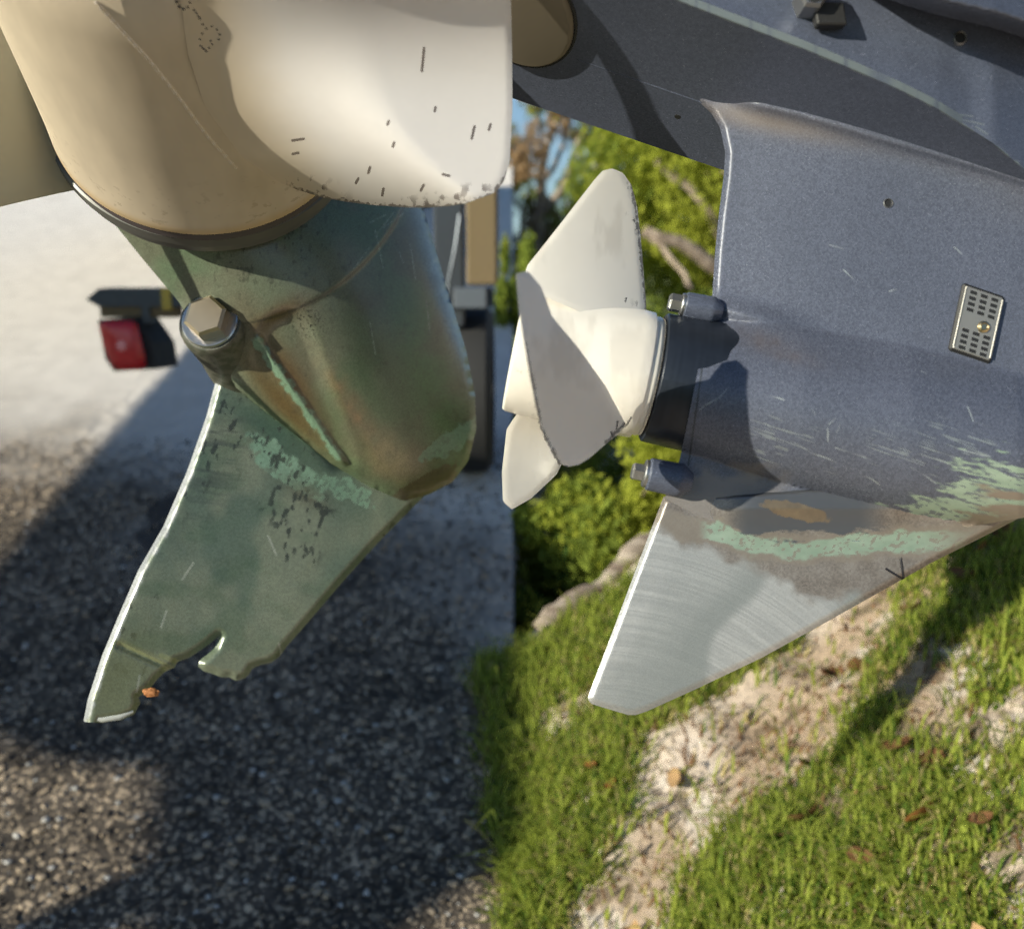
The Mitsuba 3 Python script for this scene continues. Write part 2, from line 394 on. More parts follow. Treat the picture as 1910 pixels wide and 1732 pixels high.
def grey_plain(p, n, uv):
    x, y = uv.x, uv.y
    c = mix((0.082, 0.095, 0.138), (0.064, 0.074, 0.107), fbm(p.x * 18, p.y * 18, p.z * 18, 3))
    c = c * (0.75 + 0.5 * noise(p.x * 1100, p.y * 1100, p.z * 1100)) + mi.Color3f(0.05, 0.053, 0.06) * smoothstep(0.86, 0.94, noise(p.x * 650, p.y * 650, p.z * 650))
    d = mi.Float(9.0)
    for a, b in zip(NEAR_RIM[:-1], NEAR_RIM[1:]):
        d = dr.minimum(d, seg(x, y, a[0] / 1000, a[1] / 1000, b[0] / 1000, b[1] / 1000))
    wear = (1 - smoothstep(0.0008, 0.0030, d + (noise(x * 90, y * 90) - 0.45) * 0.004)) * smoothstep(0.35, 0.6, noise(x * 14, y * 5, 9) + 0.1)
    sc = marks(x, y, [(1.782, 0.212, 1.815, 0.217), (1.790, 0.222, 1.835, 0.232), (1.820, 0.236, 1.842, 0.250), (1.49, 0.085, 1.51, 0.090)], 0.002)
    return mix(c, (0.15, 0.175, 0.18), dr.maximum(wear * 0.9, sc * 0.6))


def brushed(p, n, uv):
    x, y = uv.x, uv.y
    r = dr.sqrt(dr.square(x - 1.12) + dr.square(y - 1.62))     # sanding arcs
    arcs = noise(r * 330, fbm(x * 9, y * 9, 0, 2) * 3.0)
    c = mix((0.37, 0.375, 0.38), (0.48, 0.48, 0.48), arcs)
    wob = noise(x * 13 + 2.2 * fbm(x * 5, y * 5, 4, 2) + y * 5.5, y * 1.6)
    c = mix(c, (0.235, 0.255, 0.255), smoothstep(0.40, 0.75, wob) * 0.75)
    c = c * (0.92 + 0.16 * noise(x * 600, y * 600))
    # unsanded root: brown-grey bare metal and remains of green primer and paint
    line = 0.985 + 0.03 * smoothstep(1.2, 1.34, x) + 0.125 * smoothstep(1.30, 1.60, x) - 0.02 * smoothstep(1.5, 1.6, x)
    root = 1 - smoothstep(-0.012, 0.016, y - line + (fbm(x * 22, y * 22, 5, 4) - 0.5) * 0.06)
    c = mix(c, mix((0.17, 0.145, 0.13), (0.29, 0.265, 0.25), fbm(x * 34, y * 34, 8, 5)) * (0.8 + 0.4 * noise(x * 380, y * 380)), root)
    gl = y - (0.985 + 0.035 * smoothstep(1.3, 1.42, x) - 0.02 * smoothstep(1.5, 1.85, x))
    ero = smoothstep(0.58, 0.66, fbm(x * 130 + y * 40, y * 170, 9, 4))
    c = mix(c, (0.27, 0.235, 0.20), (1 - smoothstep(0.020, 0.034, dr.abs(gl) + (fbm(x * 28, y * 44, 2, 4) - 0.5) * 0.030)) * root * 0.7)
    pr = (1 - ero * 0.8) * (1 - smoothstep(0.013, 0.020, dr.abs(gl) + (fbm(x * 28, y * 44, 2, 4) - 0.5) * 0.030)) * smoothstep(1.30, 1.33, x) * (1 - smoothstep(1.70, 1.84, x))
    c = mix(c, mix((0.25, 0.34, 0.265), (0.37, 0.46, 0.375), fbm(x * 50, y * 80, 3, 4)), pr * root)
    pt = (1 - smoothstep(-0.004, 0.004, gl + 0.022 + (fbm(x * 30, y * 90, 3, 4) - 0.5) * 0.045)) * smoothstep(1.34, 1.40, x) * (1 - smoothstep(1.60, 1.68, x))
    c = mix(c, (0.10, 0.107, 0.125), pt)
    c = mix(c, mix((0.15, 0.12, 0.09), (0.24, 0.185, 0.125), fbm(x * 70, y * 70, 3, 4)), blob(x, y, 1.485, 0.953, 0.075, 0.017, 0.22, 0.6, 90) * 0.9)
    return c


def white_right(p, n, uv):
    x, y = uv.x, uv.y
    c = mix((0.70, 0.665, 0.615), (0.62, 0.585, 0.53), fbm(x * 9, y * 7, 0, 3))
    c = mix(c, (0.40, 0.36, 0.31), smoothstep(0.52, 0.75, fbm(x * 26, y * 9, 5, 4)) * 0.35)
    d = dr.minimum(dr.minimum(seg(x, y, 1.180, 0.345, 1.192, 0.44), seg(x, y, 1.192, 0.44, 1.206, 0.575)),
                   dr.minimum(dr.minimum(seg(x, y, 0.979, 0.640, 1.010, 0.800), seg(x, y, 1.010, 0.800, 1.045, 0.866)), seg(x, y, 1.130, 0.825, 1.165, 0.79)))
    ch = chip_field(x, y, d, 0.028, 260)
    rim = 1 - smoothstep(0.001, 0.004, d + (noise(x * 240, y * 240) - 0.5) * 0.005)
    m = marks(x, y, [(1.168, 0.556, 1.167, 0.562), (1.152, 0.785, 1.150, 0.800), (1.162, 0.795, 1.168, 0.782), (1.14, 0.805, 1.143, 0.815)], 0.0022)
    return mix(c, (0.085, 0.08, 0.075), dr.maximum(dr.maximum(ch * 0.85, rim * 0.8), m))


# ---- ground
def road_tex(p, n, uv):
    # pale dusty concrete apron further up, dark exposed aggregate nearer
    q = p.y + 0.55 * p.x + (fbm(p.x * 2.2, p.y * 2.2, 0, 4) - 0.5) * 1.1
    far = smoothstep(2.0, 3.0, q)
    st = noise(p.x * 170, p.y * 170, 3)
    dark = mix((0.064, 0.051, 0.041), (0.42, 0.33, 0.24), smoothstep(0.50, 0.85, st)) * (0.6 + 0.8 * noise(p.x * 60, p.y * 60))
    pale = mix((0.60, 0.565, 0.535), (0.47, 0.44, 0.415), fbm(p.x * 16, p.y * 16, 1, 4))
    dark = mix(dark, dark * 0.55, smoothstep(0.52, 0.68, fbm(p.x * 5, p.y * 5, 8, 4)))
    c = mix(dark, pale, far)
    dark_oval = blob(p.x, p.y, -0.92, 2.9, 0.19, 0.33, 0.0, 0.5, 7)  # darker ragged oval on the driveway
    return mix(c, (0.035, 0.032, 0.032), dark_oval * 0.9)


def bank_tex(p, n, uv):
    s = fbm(p.x * 3.5, p.y * 3.5, 2, 4)
    c = mix((0.46, 0.385, 0.325), (0.30, 0.225, 0.165), smoothstep(0.35, 0.65, s))
    c = mix(c, (0.52, 0.475, 0.44), smoothstep(0.55, 0.75, fbm(p.x * 9, p.y * 9, 7, 3)) * 0.7)
    c = mix(c, (0.10, 0.075, 0.05), smoothstep(0.62, 0.74, fbm(p.x * 26, p.y * 26, 5, 3)) * 0.75)
    return c * (0.75 + 0.5 * noise(p.x * 260, p.y * 260))


def bark_tex(p, n, uv):
    return mix((0.34, 0.27, 0.215), (0.17, 0.13, 0.10), smoothstep(0.35, 0.7, fbm(p.x * 22, p.y * 22, p.z * 6, 4)))


def wood_tex(p, n, uv):
    return mix((0.34, 0.285, 0.235), (0.15, 0.11, 0.085), smoothstep(0.3, 0.72, fbm(p.x * 14 + p.y * 40, p.y * 8, p.z * 45, 4)))


NEAR_RIM = [(1040, -112), (1075, -92), (1160, -52), (1270, 2), (1400, 52), (1500, 90), (1600, 132), (1680, 167), (1750, 202), (1852, 266), (1915, 318), (1985, 385)]
pr = mikit.proc
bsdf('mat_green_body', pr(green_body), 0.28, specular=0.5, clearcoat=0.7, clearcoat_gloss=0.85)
bsdf('mat_green_skeg', pr(green_skeg), 0.30, metallic=0.15, specular=0.5, clearcoat=0.5, clearcoat_gloss=0.9)
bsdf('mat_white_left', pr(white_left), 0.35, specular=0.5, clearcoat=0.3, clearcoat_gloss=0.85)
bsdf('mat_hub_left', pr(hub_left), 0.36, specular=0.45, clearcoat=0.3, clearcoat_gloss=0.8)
bsdf('mat_grey_right', pr(grey_right), 0.40, metallic=0.12, specular=0.4)
bsdf('mat_grey_plain', pr(grey_plain), 0.40, metallic=0.12, specular=0.4)
bsdf('mat_brushed', pr(brushed), 0.42, metallic=0.55)
bsdf('mat_white_right', pr(white_right), 0.22, specular=0.6, clearcoat=0.6, clearcoat_gloss=0.93)
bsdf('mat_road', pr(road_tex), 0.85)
bsdf('mat_bank', pr(bank_tex), 0.95, specular=0.2)
bsdf('mat_bark', pr(bark_tex), 0.9)
bsdf('mat_log', pr(wood_tex), 0.9)
bsdf('mat_seal', (0.055, 0.045, 0.048), 0.5)
bsdf('mat_ring', (0.105, 0.105, 0.10), 0.40, metallic=0.4)
bsdf('mat_steel', (0.55, 0.52, 0.48), 0.22, metallic=1.0)
bsdf('mat_tarnish', (0.50, 0.41, 0.29), 0.30, metallic=1.0)
bsdf('mat_dull_steel', (0.36, 0.36, 0.36), 0.35, metallic=0.9)
bsdf('mat_black', (0.012, 0.012, 0.013), 0.6)
bsdf('mat_marker', (0.012, 0.012, 0.016), 0.5)
bsdf('mat_stamp', (0.10, 0.085, 0.075), 0.6)
bsdf('mat_rubber', (0.018, 0.018, 0.019), 0.75)
bsdf('mat_trailer', (0.050, 0.058, 0.070), 0.4, metallic=0.3)
bsdf('mat_galv', (0.15, 0.17, 0.20), 0.4, metallic=0.5)
bsdf('mat_red', (0.52, 0.012, 0.020), 0.18, clearcoat=0.8)
bsdf('mat_reflector', (0.75, 0.25, 0.26), 0.15, clearcoat=0.8)
bsdf('mat_yellow', (0.45, 0.33, 0.05), 0.5)
bsdf('mat_bunk', (0.15, 0.11, 0.058), 0.85)
bsdf('mat_anode', (0.155, 0.130, 0.095), 0.65, metallic=0.25)
bsdf('mat_brass', (0.52, 0.42, 0.25), 0.3, metallic=1.0)
bsdf('mat_grille', (0.29, 0.28, 0.26), 0.38, metallic=0.6)
bsdf('mat_rust', (0.30, 0.12, 0.04), 0.8)
bsdf('mat_chip', (0.52, 0.54, 0.50), 0.5)
bsdf('mat_concrete', (0.33, 0.31, 0.29), 0.9)
bsdf('mat_roof', (0.30, 0.29, 0.28), 0.7)
bsdf('mat_stone_a', (0.056, 0.044, 0.035), 0.8)
bsdf('mat_stone_b', (0.34, 0.265, 0.19), 0.7)
bsdf('mat_stone_c', (0.40, 0.385, 0.37), 0.6)


def leaf_mat(name, refl, trans):
    scene[name] = {'type': 'principledthin', 'base_color': {'type': 'rgb', 'value': list(refl)}, 'roughness': 0.5, 'diff_trans': trans, 'spec_trans': 0.0, 'eta': 1.4}
    return name


leaf_mat('leaf_bright', (0.44, 0.48, 0.075), 1.15)
leaf_mat('leaf_mid', (0.24, 0.30, 0.055), 1.0)
leaf_mat('leaf_dark', (0.045, 0.085, 0.022), 0.7)
leaf_mat('leaf_brown', (0.30, 0.20, 0.11), 0.7)
leaf_mat('grass_light', (0.38, 0.44, 0.085), 1.1)
leaf_mat('grass_dark', (0.13, 0.21, 0.04), 0.9)
leaf_mat('grass_dry', (0.52, 0.44, 0.20), 0.9)
leaf_mat('dead_bits', (0.20, 0.11, 0.06), 0.2)
leaf_mat('dead_leaf', (0.33, 0.135, 0.050), 0.4)

# ================================================================== the land
SLOPE, LEAN = 0.249, 0.58


def road_z(y):
    return SLOPE * np.clip(y, -2.0, 9.0)


def crest(x):
    return 2.22 + 0.30 * x


def bank_z(x, y):
    x, y = np.asarray(x, float), np.asarray(y, float)
    top = SLOPE * np.clip(y, -2, 9) + LEAN * np.clip(x, 0, 3.2) - 0.012
    c = crest(x)
    ztop = SLOPE * np.minimum(np.maximum(y, -2), c) + LEAN * np.clip(x, 0, 3.2) - 0.012
    drop = np.clip(y - c, 0, None)
    z = ztop - 0.62 * drop * sstep(0.0, 0.5, drop)
    z = np.maximum(z, -0.25 + 0.0 * x)
    q = np.stack([x * 3, y * 3, 0 * x], -1)
    z = z + (meshkit.fbm(q, 3, 5) - 0.5) * 0.10 * sstep(0.0, 0.25, x) + (meshkit.fbm(q * 5, 3, 9) - 0.5) * 0.035 * sstep(0.0, 0.12, x)
    # a shallow sandy runnel washed along the bank
    r = y - (1.30 + 0.85 * x)
    z = z - 0.05 * np.exp(-(r / 0.13) ** 2) * sstep(0.0, 0.1, x)
    return z


def grid(xs, ys, zf):
    X, Y = np.meshgrid(xs, ys)
    Z = zf(X, Y)
    nx, ny = len(xs), len(ys)
    i, j = np.meshgrid(np.arange(nx - 1), np.arange(ny - 1))
    a = (j * nx + i).ravel()
    f = np.vstack([np.stack([a, a + 1, a + nx + 1], 1), np.stack([a, a + nx + 1, a + nx], 1)])
    return trimesh.Trimesh(np.stack([X.ravel(), Y.ravel(), Z.ravel()], 1), f, process=False)


bsdf('mat_far_ground', (0.10, 0.115, 0.05), 0.95, specular=0.1)
obj('ground', grid(np.linspace(-400, 400, 41), np.linspace(-400, 400, 41), lambda x, y: 0 * x - 0.75), 'mat_far_ground', smooth=True, kind='structure')


def road_h(x, y):
    q = np.stack([x * 40, y * 40, 0 * x], -1)
    return road_z(y) + (meshkit.fbm(q, 2, 3) - 0.5) * 0.008


road = grid(np.concatenate([np.linspace(-9, -1.6, 30), np.linspace(-1.55, 0.0, 180)]), np.concatenate([np.linspace(-2.5, 0.9, 20), np.linspace(0.95, 4.0, 260), np.linspace(4.1, 16, 60)]), road_h)
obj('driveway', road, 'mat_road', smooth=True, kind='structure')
# concrete edge that holds the driveway above the hollow
ys = np.linspace(-2.5, 16, 60)
ev = np.vstack([np.stack([np.full(60, 0.006), ys, road_z(ys) - 0.012], 1), np.stack([np.full(60, 0.006), ys, np.full(60, -0.8)], 1), np.stack([np.full(60, -0.10), ys, road_z(ys) - 0.02], 1)])
ef = []
for i in range(59):
    ef += [[i, i + 1, 61 + i], [i, 61 + i, 60 + i], [120 + i, 121 + i, i + 1], [120 + i, i + 1, i]]
obj('retaining_edge', trimesh.Trimesh(ev, np.array(ef), process=False), 'mat_concrete', smooth=False, kind='structure')
obj('bank', grid(np.concatenate([np.linspace(0.004, 1.6, 150), np.linspace(1.62, 5, 50)]), np.concatenate([np.linspace(-2.5, 0.5, 30), np.linspace(0.52, 3.2, 210), np.linspace(3.25, 9, 60)]), bank_z), 'mat_bank', smooth=True, kind='structure')

# loose aggregate on the driveway
ico = trimesh.creation.icosphere(subdivisions=0)


def stones(n, rmin, rmax, seed):
    r = np.random.default_rng(seed)
    y = 1.05 + 2.4 * r.random(n) ** 1.5
    x = -1.75 * r.random(n) * np.minimum(1, y / 2.2)
    s = rmin + (rmax - rmin) * r.random(n) ** 3
    z = road_z(y)
    base = ico.vertices
    V = base[None] * (0.6 + 0.8 * r.random((n, len(base), 1))) * s[:, None, None] * np.array([1, 1, 0.55])
    V = V + np.stack([x, y, z + s * 0.2], 1)[:, None]
    Fc = ico.faces[None] + (np.arange(n) * len(base))[:, None, None]
    return trimesh.Trimesh(V.reshape(-1, 3), Fc.reshape(-1, 3), process=False)


obj('gravel', stones(16000, 0.002, 0.008, 1), 'mat_stone_a', smooth=False, kind='stuff', label='dark loose grit on the driveway')
obj('pale_gravel', stones(3800, 0.002, 0.010, 2), 'mat_stone_b', smooth=False, kind='stuff', label='tan grit scattered over the dark driveway')
obj('white_gravel', stones(1700, 0.002, 0.008, 3), 'mat_stone_c', smooth=False, kind='stuff', label='whitish grit scattered over the dark driveway')


# grass on the bank
def blades(x, y, z, L, W, lean, az, r):
    n = len(x)
    base = np.stack([x, y, z], 1)
    side = np.stack([np.cos(az + 1.57), np.sin(az + 1.57), 0 * az], 1) * W[:, None]
    out = np.stack([np.cos(az), np.sin(az), 0 * az], 1)
    up = np.array([0, 0, 1.0])
    m = base + out * (L * lean * 0.35)[:, None] + up * (L * 0.6)[:, None]
    t = base + out * (L * lean)[:, None] + up * (L * (1 - 0.35 * lean))[:, None]
    V = np.stack([base - side, base + side, m - side * 0.75, m + side * 0.75, t], 1)
    Fc = np.array([[0, 1, 3], [0, 3, 2], [2, 3, 4]])[None] + (np.arange(n) * 5)[:, None, None]
    return trimesh.Trimesh(V.reshape(-1, 3), Fc.reshape(-1, 3), process=False)


def grass_density(x, y):
    q = np.stack([x * 2.6, y * 2.6, 0 * x], -1)
    d = 0.62 * meshkit.fbm(q, 3, 21) + 0.38 * meshkit.fbm(q * 4.5, 3, 22)
    r = y - (1.30 + 0.85 * x)
    bare = np.exp(-((r + 0.05 * np.sin(x * 14)) / 0.105) ** 2) * 0.75
    right = sstep(0.55, 0.95, x + 0.25 * (y - 1.2)) * 0.10
    return np.clip((d - 0.37 - bare - right + 0.12 * np.exp(-((r + 0.45) / 0.25) ** 2)) / 0.12, 0, 1)


def grass(n, seed, lmin, lmax):
    r = np.random.default_rng(seed)
    y = 0.75 + 2.1 * r.random(n)
    creep = 0.20 * np.clip(meshkit.fbm(np.stack([y * 5, 0 * y, 0 * y], -1), 3, 3) - 0.35, 0, 1) + 0.012
    x = np.where(r.random(n) < 0.08, 0.05 - (creep + 0.05) * r.random(n) ** 1.4, 1.75 * r.random(n))
    keep = (r.random(n) < 0.03 + grass_density(x, y)) & (y < crest(x) + 0.02)
    x, y = x[keep], y[keep]
    k = len(x)
    # tufts
    x = x + 0.012 * r.standard_normal(k)
    L = (lmin + (lmax - lmin) * r.random(k) ** 2) * np.where(r.random(k) < 0.04, 1.6, 1.0)
    return blades(x, y, np.where(x < 0.01, np.maximum(bank_z(x, y), road_z(y)), bank_z(x, y)) - 0.003, L, 0.0016 + 0.0016 * r.random(k), 0.3 + 0.9 * r.random(k), r.random(k) * 6.283, r)


obj('grass', grass(95000, 31, 0.02, 0.085), 'grass_light', smooth=False, kind='stuff', label='sunny green grass growing in clumps on the sandy bank')
obj('dark_grass', grass(60000, 32, 0.02, 0.06), 'grass_dark', smooth=False, kind='stuff', label='darker green grass low among the clumps on the bank')
obj('dry_grass', grass(34000, 33, 0.02, 0.06), 'grass_dry', smooth=False, kind='stuff', label='straw coloured dry grass among the green on the bank')


def litter(n, seed):
    r = np.random.default_rng(seed)
    x, y = 0.02 + 1.6 * r.random(n), 0.78 + 1.7 * r.random(n)
    keep = y < crest(x)
    x, y = x[keep], y[keep]
    k = len(x)
    return blades(x, y, bank_z(x, y) + 0.001, 0.006 + 0.028 * r.random(k) ** 2, 0.0008 + 0.0022 * r.random(k), 1.3 + 0.5 * r.random(k), r.random(k) * 6.283, r)


obj('leaf_litter', litter(9000, 41), 'dead_bits', smooth=False, kind='stuff', label='brown bits of leaf and twig strewn over the sandy bank')
obj('pale_litter', litter(3500, 42), 'grass_dry', smooth=False, kind='stuff', label='straw coloured bits of dead grass strewn over the sandy bank')


# fallen leaves
def leaf_mesh(seed):
    r = np.random.default_rng(seed)
    L, W = 0.05, 0.010 + 0.005 * r.random()
    xs = np.linspace(-0.5, 0.5, 7)
    w = W * np.sqrt(np.maximum(0, 1 - (2 * xs) ** 2)) * (1 - 0.35 * xs)
    curl = 0.012 + 0.02 * r.random()
    v = []
    for a, b in zip(xs, w):
        zc = 0.35 * curl * (2 * a) ** 2
        v += [[a * L, -b, zc + 0.25 * b], [a * L, 0, zc - 0.1 * b], [a * L, b, zc + 0.35 * b]]
    f = []
    for i in range(6):
        for j in range(2):
            p = i * 3 + j
            f += [[p, p + 3, p + 4], [p, p + 4, p + 1]]
    return trimesh.Trimesh(np.array(v), np.array(f), process=False)


leaf_mat('dead_leaf_dark', (0.17, 0.085, 0.045), 0.3)
leaf_mat('dead_leaf_tan', (0.42, 0.27, 0.14), 0.4)
leaf_plies = [mikit.ply(leaf_mesh(s), ('dead_leaf', 'dead_leaf_dark', 'dead_leaf_tan', 'dead_leaf', 'dead_leaf_dark')[s], smooth=True) for s in range(5)]
lr = np.random.default_rng(77)
count = 0
while count < 85:
    x, y = 0.04 + 1.2 * lr.random(), 0.85 + 1.5 * lr.random()
    if y > crest(x) or (x < 0.45 and lr.random() < 0.6):
        continue
    tone = ('rust orange', 'dark brown', 'pale tan', 'rust orange', 'dark brown')[count % 5]
    k = thing('fallen_leaf', f'{tone} fallen leaf lying on the grassy sand bank', 'leaf', f'{tone} fallen leaves on the grass bank')
    z = float(bank_z(x, y))
    scene[k] = {**leaf_plies[count % 5], 'to_world': T().translate([x, y, z + 0.012 + 0.018 * float(grass_density(np.array([x]), np.array([y]))[0])]).rotate([0, 1, 0], -25 + 15 * lr.standard_normal()).rotate([1, 0, 0], 20 * lr.standard_normal()).rotate([0, 0, 1], 360 * lr.random()).scale(0.6 + 0.75 * lr.random())}
    count += 1


# ================================================================== trees, shrubs, log
def leaf_cloud(centres, radii, n, size, seed, flat=0.9, hollow=0.35):
    r = np.random.default_rng(seed)
    centres, radii = np.asarray(centres, float), np.asarray(radii, float)
    w = radii.max(1) ** 2 if radii.ndim == 2 else radii ** 2
    k = r.choice(len(centres), n, p=w / w.sum())
    d = r.standard_normal((n, 3)); d /= np.linalg.norm(d, axis=1, keepdims=True)
    rad = radii[k] if radii.ndim == 2 else radii[k][:, None]
    p = centres[k] + d * rad * (hollow + (1 - hollow) * r.random((n, 1)) ** 0.6)
    a = r.standard_normal((n, 3)) + [0, 0, -0.3]; a /= np.linalg.norm(a, axis=1, keepdims=True)
    b = np.cross(a, r.standard_normal((n, 3)) * 0.6 + [0, 0, 1]); b /= np.linalg.norm(b, axis=1, keepdims=True)
    s = size * (0.55 + 0.9 * r.random((n, 1)))
    V = np.stack([p - a * s, p - b * s * 0.42, p + a * s, p + b * s * 0.42], 1)
    Fc = np.array([[0, 1, 2], [0, 2, 3]])[None] + (np.arange(n) * 4)[:, None, None]
    return trimesh.Trimesh(V.reshape(-1, 3), Fc.reshape(-1, 3), process=False)


def clusters(c, r, n, seed, sub=0.42):
    g = np.random.default_rng(seed)
    d = g.standard_normal((n, 3)); d /= np.linalg.norm(d, axis=1, keepdims=True)
    p = np.asarray(c) + d * np.asarray(r) * (0.25 + 0.75 * g.random((n, 1)) ** 0.5)
    return p, np.outer(0.5 + 0.6 * g.random(n), np.asarray(r)) * sub


def limb(a, b, r0, r1, bend=0.1, seed=0, n=7):
    g = np.random.default_rng(seed)
    t = np.linspace(0, 1, n)[:, None]
    L = np.linalg.norm(np.asarray(b) - a)
    off = np.cumsum(g.standard_normal((n, 3)) * bend * L / n, 0) * (t > 0)
    off = off - t * off[-1]
    return tube(np.asarray(a) * (1 - t) + np.asarray(b) * t + off, np.linspace(r0, r1, n), 9)


def tree(label, base, top, crown_c, crown_r, ncl, nleaf, size, mats, seed, limbs=(), r0=0.12, group='trees beyond the driveway', sub=0.42):
    t = thing('tree', label, 'tree', group)
    obj('trunk', limb(np.array(base), np.array(top), r0, r0 * 0.35, 0.25, seed, 12), 'mat_bark', t, smooth=True)
    p, rr = clusters(crown_c, crown_r, ncl, seed, sub)
    g = np.random.default_rng(seed)
    for a, b, ra, rb in limbs:
        obj('branch', limb(np.array(a), np.array(b), ra, rb, 0.22, seed + 3, 10), 'mat_bark', t, smooth=True)
    for i in range(5):
        a = np.array(base) * (1 - (q := 0.45 + 0.1 * i)) + np.array(top) * q
        obj('branch', limb(a, p[i], r0 * 0.35, r0 * 0.08, 0.3, seed + i), 'mat_bark', t, smooth=True)
    for m, frac in mats:
        k = max(1, int(round(ncl * frac)))
        sel = g.choice(ncl, k, replace=False)
        obj('foliage', leaf_cloud(p[sel], rr[sel], int(nleaf * frac), size, seed + len(m)), m, t, smooth=False)
    return t


def W(u, v, y):
    """World point where the sight line meets the upright plane at distance y."""
    d = FWD + (u - CU) / F * RGT + (v - CV) / F * DWN
    return O + d * (y / d[1])


gz = -0.75
tree('bright yellow green tree with long bare branches right of the propeller', [2.35, 9.0, gz], W(1270, 150, 9.2), W(1290, 330, 9.2), [1.0, 0.9, 1.15], 52, 22000, 0.042,
     [('leaf_bright', 0.85), ('leaf_mid', 0.35)], 41,
     limbs=[(W(1420, 560, 8.6), W(1200, 430, 8.3), 0.085, 0.045), (W(1420, 560, 8.6), W(1225, 300, 8.5), 0.06, 0.03), (W(1215, 445, 8.3), W(1290, 540, 8.1), 0.028, 0.02), (W(1400, 520, 8.6), W(1310, 250, 8.6), 0.04, 0.02)], r0=0.13)
tree('thin tree with brown dying foliage under the trim tab', [0.2, 11.5, gz], W(1030, 150, 11.5), W(1010, 290, 11.5), [0.55, 0.7, 1.0], 16, 3000, 0.045,
     [('leaf_brown', 0.7), ('leaf_mid', 0.35)], 52, limbs=[(W(985, 420, 11), W(1090, 245, 11), 0.05, 0.02), (W(975, 500, 11), W(1010, 330, 11), 0.06, 0.03)], r0=0.10)
tree('dark green tree against the blue sky above the propeller tip', [1.1, 15.0, gz], W(1120, 180, 15), W(1100, 250, 15), [0.75, 0.8, 0.6], 12, 2600, 0.055,
     [('leaf_dark', 0.6), ('leaf_mid', 0.45)], 63, r0=0.11)
tree('mid green tree low behind the propeller blade', [0.5, 13.0, gz], W(1040, 420, 13), W(1040, 440, 13), [0.75, 0.8, 0.85], 20, 4200, 0.05,
     [('leaf_mid', 0.55), ('leaf_dark', 0.3), ('leaf_brown', 0.25)], 74, r0=0.10)


def shrub(label, c, r, n, size, mats, seed, ncl=16, group='shrubs in the hollow'):
    t = thing('shrub', label, 'shrub', group)
    p, rr = clusters(c, r, ncl, seed, 0.40)
    g = np.random.default_rng(seed)
    z0 = np.array([c[0], c[1], c[2] - r[2] * 1.25])
    obj('stem', trimesh.util.concatenate([limb(z0 + [0.1 * g.standard_normal(), 0.05 * g.standard_normal(), 0], p[i], 0.012, 0.004, 0.3, seed + i) for i in range(9)]), 'mat_bark', t, smooth=True)
    for m, frac in mats:
        k = max(1, int(round(ncl * frac)))
        sel = g.choice(ncl, k, replace=False)
        obj('foliage', leaf_cloud(p[sel], rr[sel], int(n * frac), size, seed + len(m), hollow=0.2), m, t, smooth=False)


shrub('yellow green shrub below the propeller, sunlit on top', [0.33, 2.95, 0.70], [0.34, 0.28, 0.28], 9000, 0.017, [('leaf_bright', 0.8), ('leaf_mid', 0.4)], 81, 24)
shrub('leafy shrub at the edge of the driveway', [0.28, 2.75, 0.34], [0.30, 0.30, 0.36], 6500, 0.020, [('leaf_mid', 0.6), ('leaf_dark', 0.5), ('leaf_bright', 0.15)], 82, 18)
shrub('dark green shrub behind the weathered log', [0.45, 2.72, 0.36], [0.36, 0.18, 0.30], 6500, 0.018, [('leaf_dark', 0.7), ('leaf_mid', 0.35)], 83, 18)
shrub('tall olive shrub behind the bolt of the grey motor', [0.95, 5.6, 0.55], [0.75, 0.6, 0.75], 9000, 0.028, [('leaf_mid', 0.6), ('leaf_dark', 0.35), ('leaf_bright', 0.25)], 84, 24)
shrub('broad green shrub at the foot of the trees', [0.2, 6.6, 0.40], [0.45, 0.5, 0.85], 6000, 0.028, [('leaf_mid', 0.6), ('leaf_bright', 0.35), ('leaf_dark', 0.2)], 85, 18)

shrub('small bush spilling over the driveway edge beside the trailer wheel', [0.03, 4.9, 1.25], [0.10, 0.3, 0.45], 3500, 0.020, [('leaf_mid', 0.6), ('leaf_bright', 0.4), ('leaf_dark', 0.2)], 87, 14)
# weathered log on the crest of the bank
a, b = W(1008, 1262, 2.27), W(1240, 1030, 2.46)
tt = np.linspace(0, 1, 22)[:, None]
lp = a * (1 - tt) + b * tt
g = np.random.default_rng(5)
lp[:, 2] = np.maximum(lp[:, 2], bank_z(lp[:, 0], lp[:, 1]) + 0.005) + 0.02
lp = lp + np.cumsum(g.standard_normal((22, 3)) * 0.0025, 0)
k = thing('log', 'weathered grey brown log lying along the foot of the dark shrubs', 'log')
scene[k] = mikit.ply(tube(lp, 0.024 + 0.006 * np.sin(np.linspace(0, 9, 22)) + 0.003 * g.standard_normal(22), 12), 'mat_log', smooth=True)
k = thing('root', 'thin grey root arching over the grass at the lower right', 'root')
rx, ry = np.linspace(0.50, 0.62, 14), 1.10 - 0.22 * np.linspace(0, 1, 14) ** 1.4
scene[k] = mikit.ply(tube(np.stack([rx, ry, bank_z(rx, ry) + 0.03 * np.sin(np.linspace(0.2, 2.9, 14)) + 0.005], 1), np.linspace(0.007, 0.005, 14), 8), 'mat_log', smooth=True)
k = thing('grass_stem', 'lone pale grass stem lying on the dark driveway', 'grass')
sx = np.linspace(0, 1, 9)
sp_ = np.stack([-0.09 + 0.075 * sx, 1.72 - 0.10 * sx, road_z(1.72 - 0.10 * sx) + 0.012 + 0.012 * np.sin(sx * 3)], 1)
scene[k] = mikit.ply(tube(sp_, np.linspace(0.0022, 0.001, 9), 6), 'grass_dry', smooth=True)

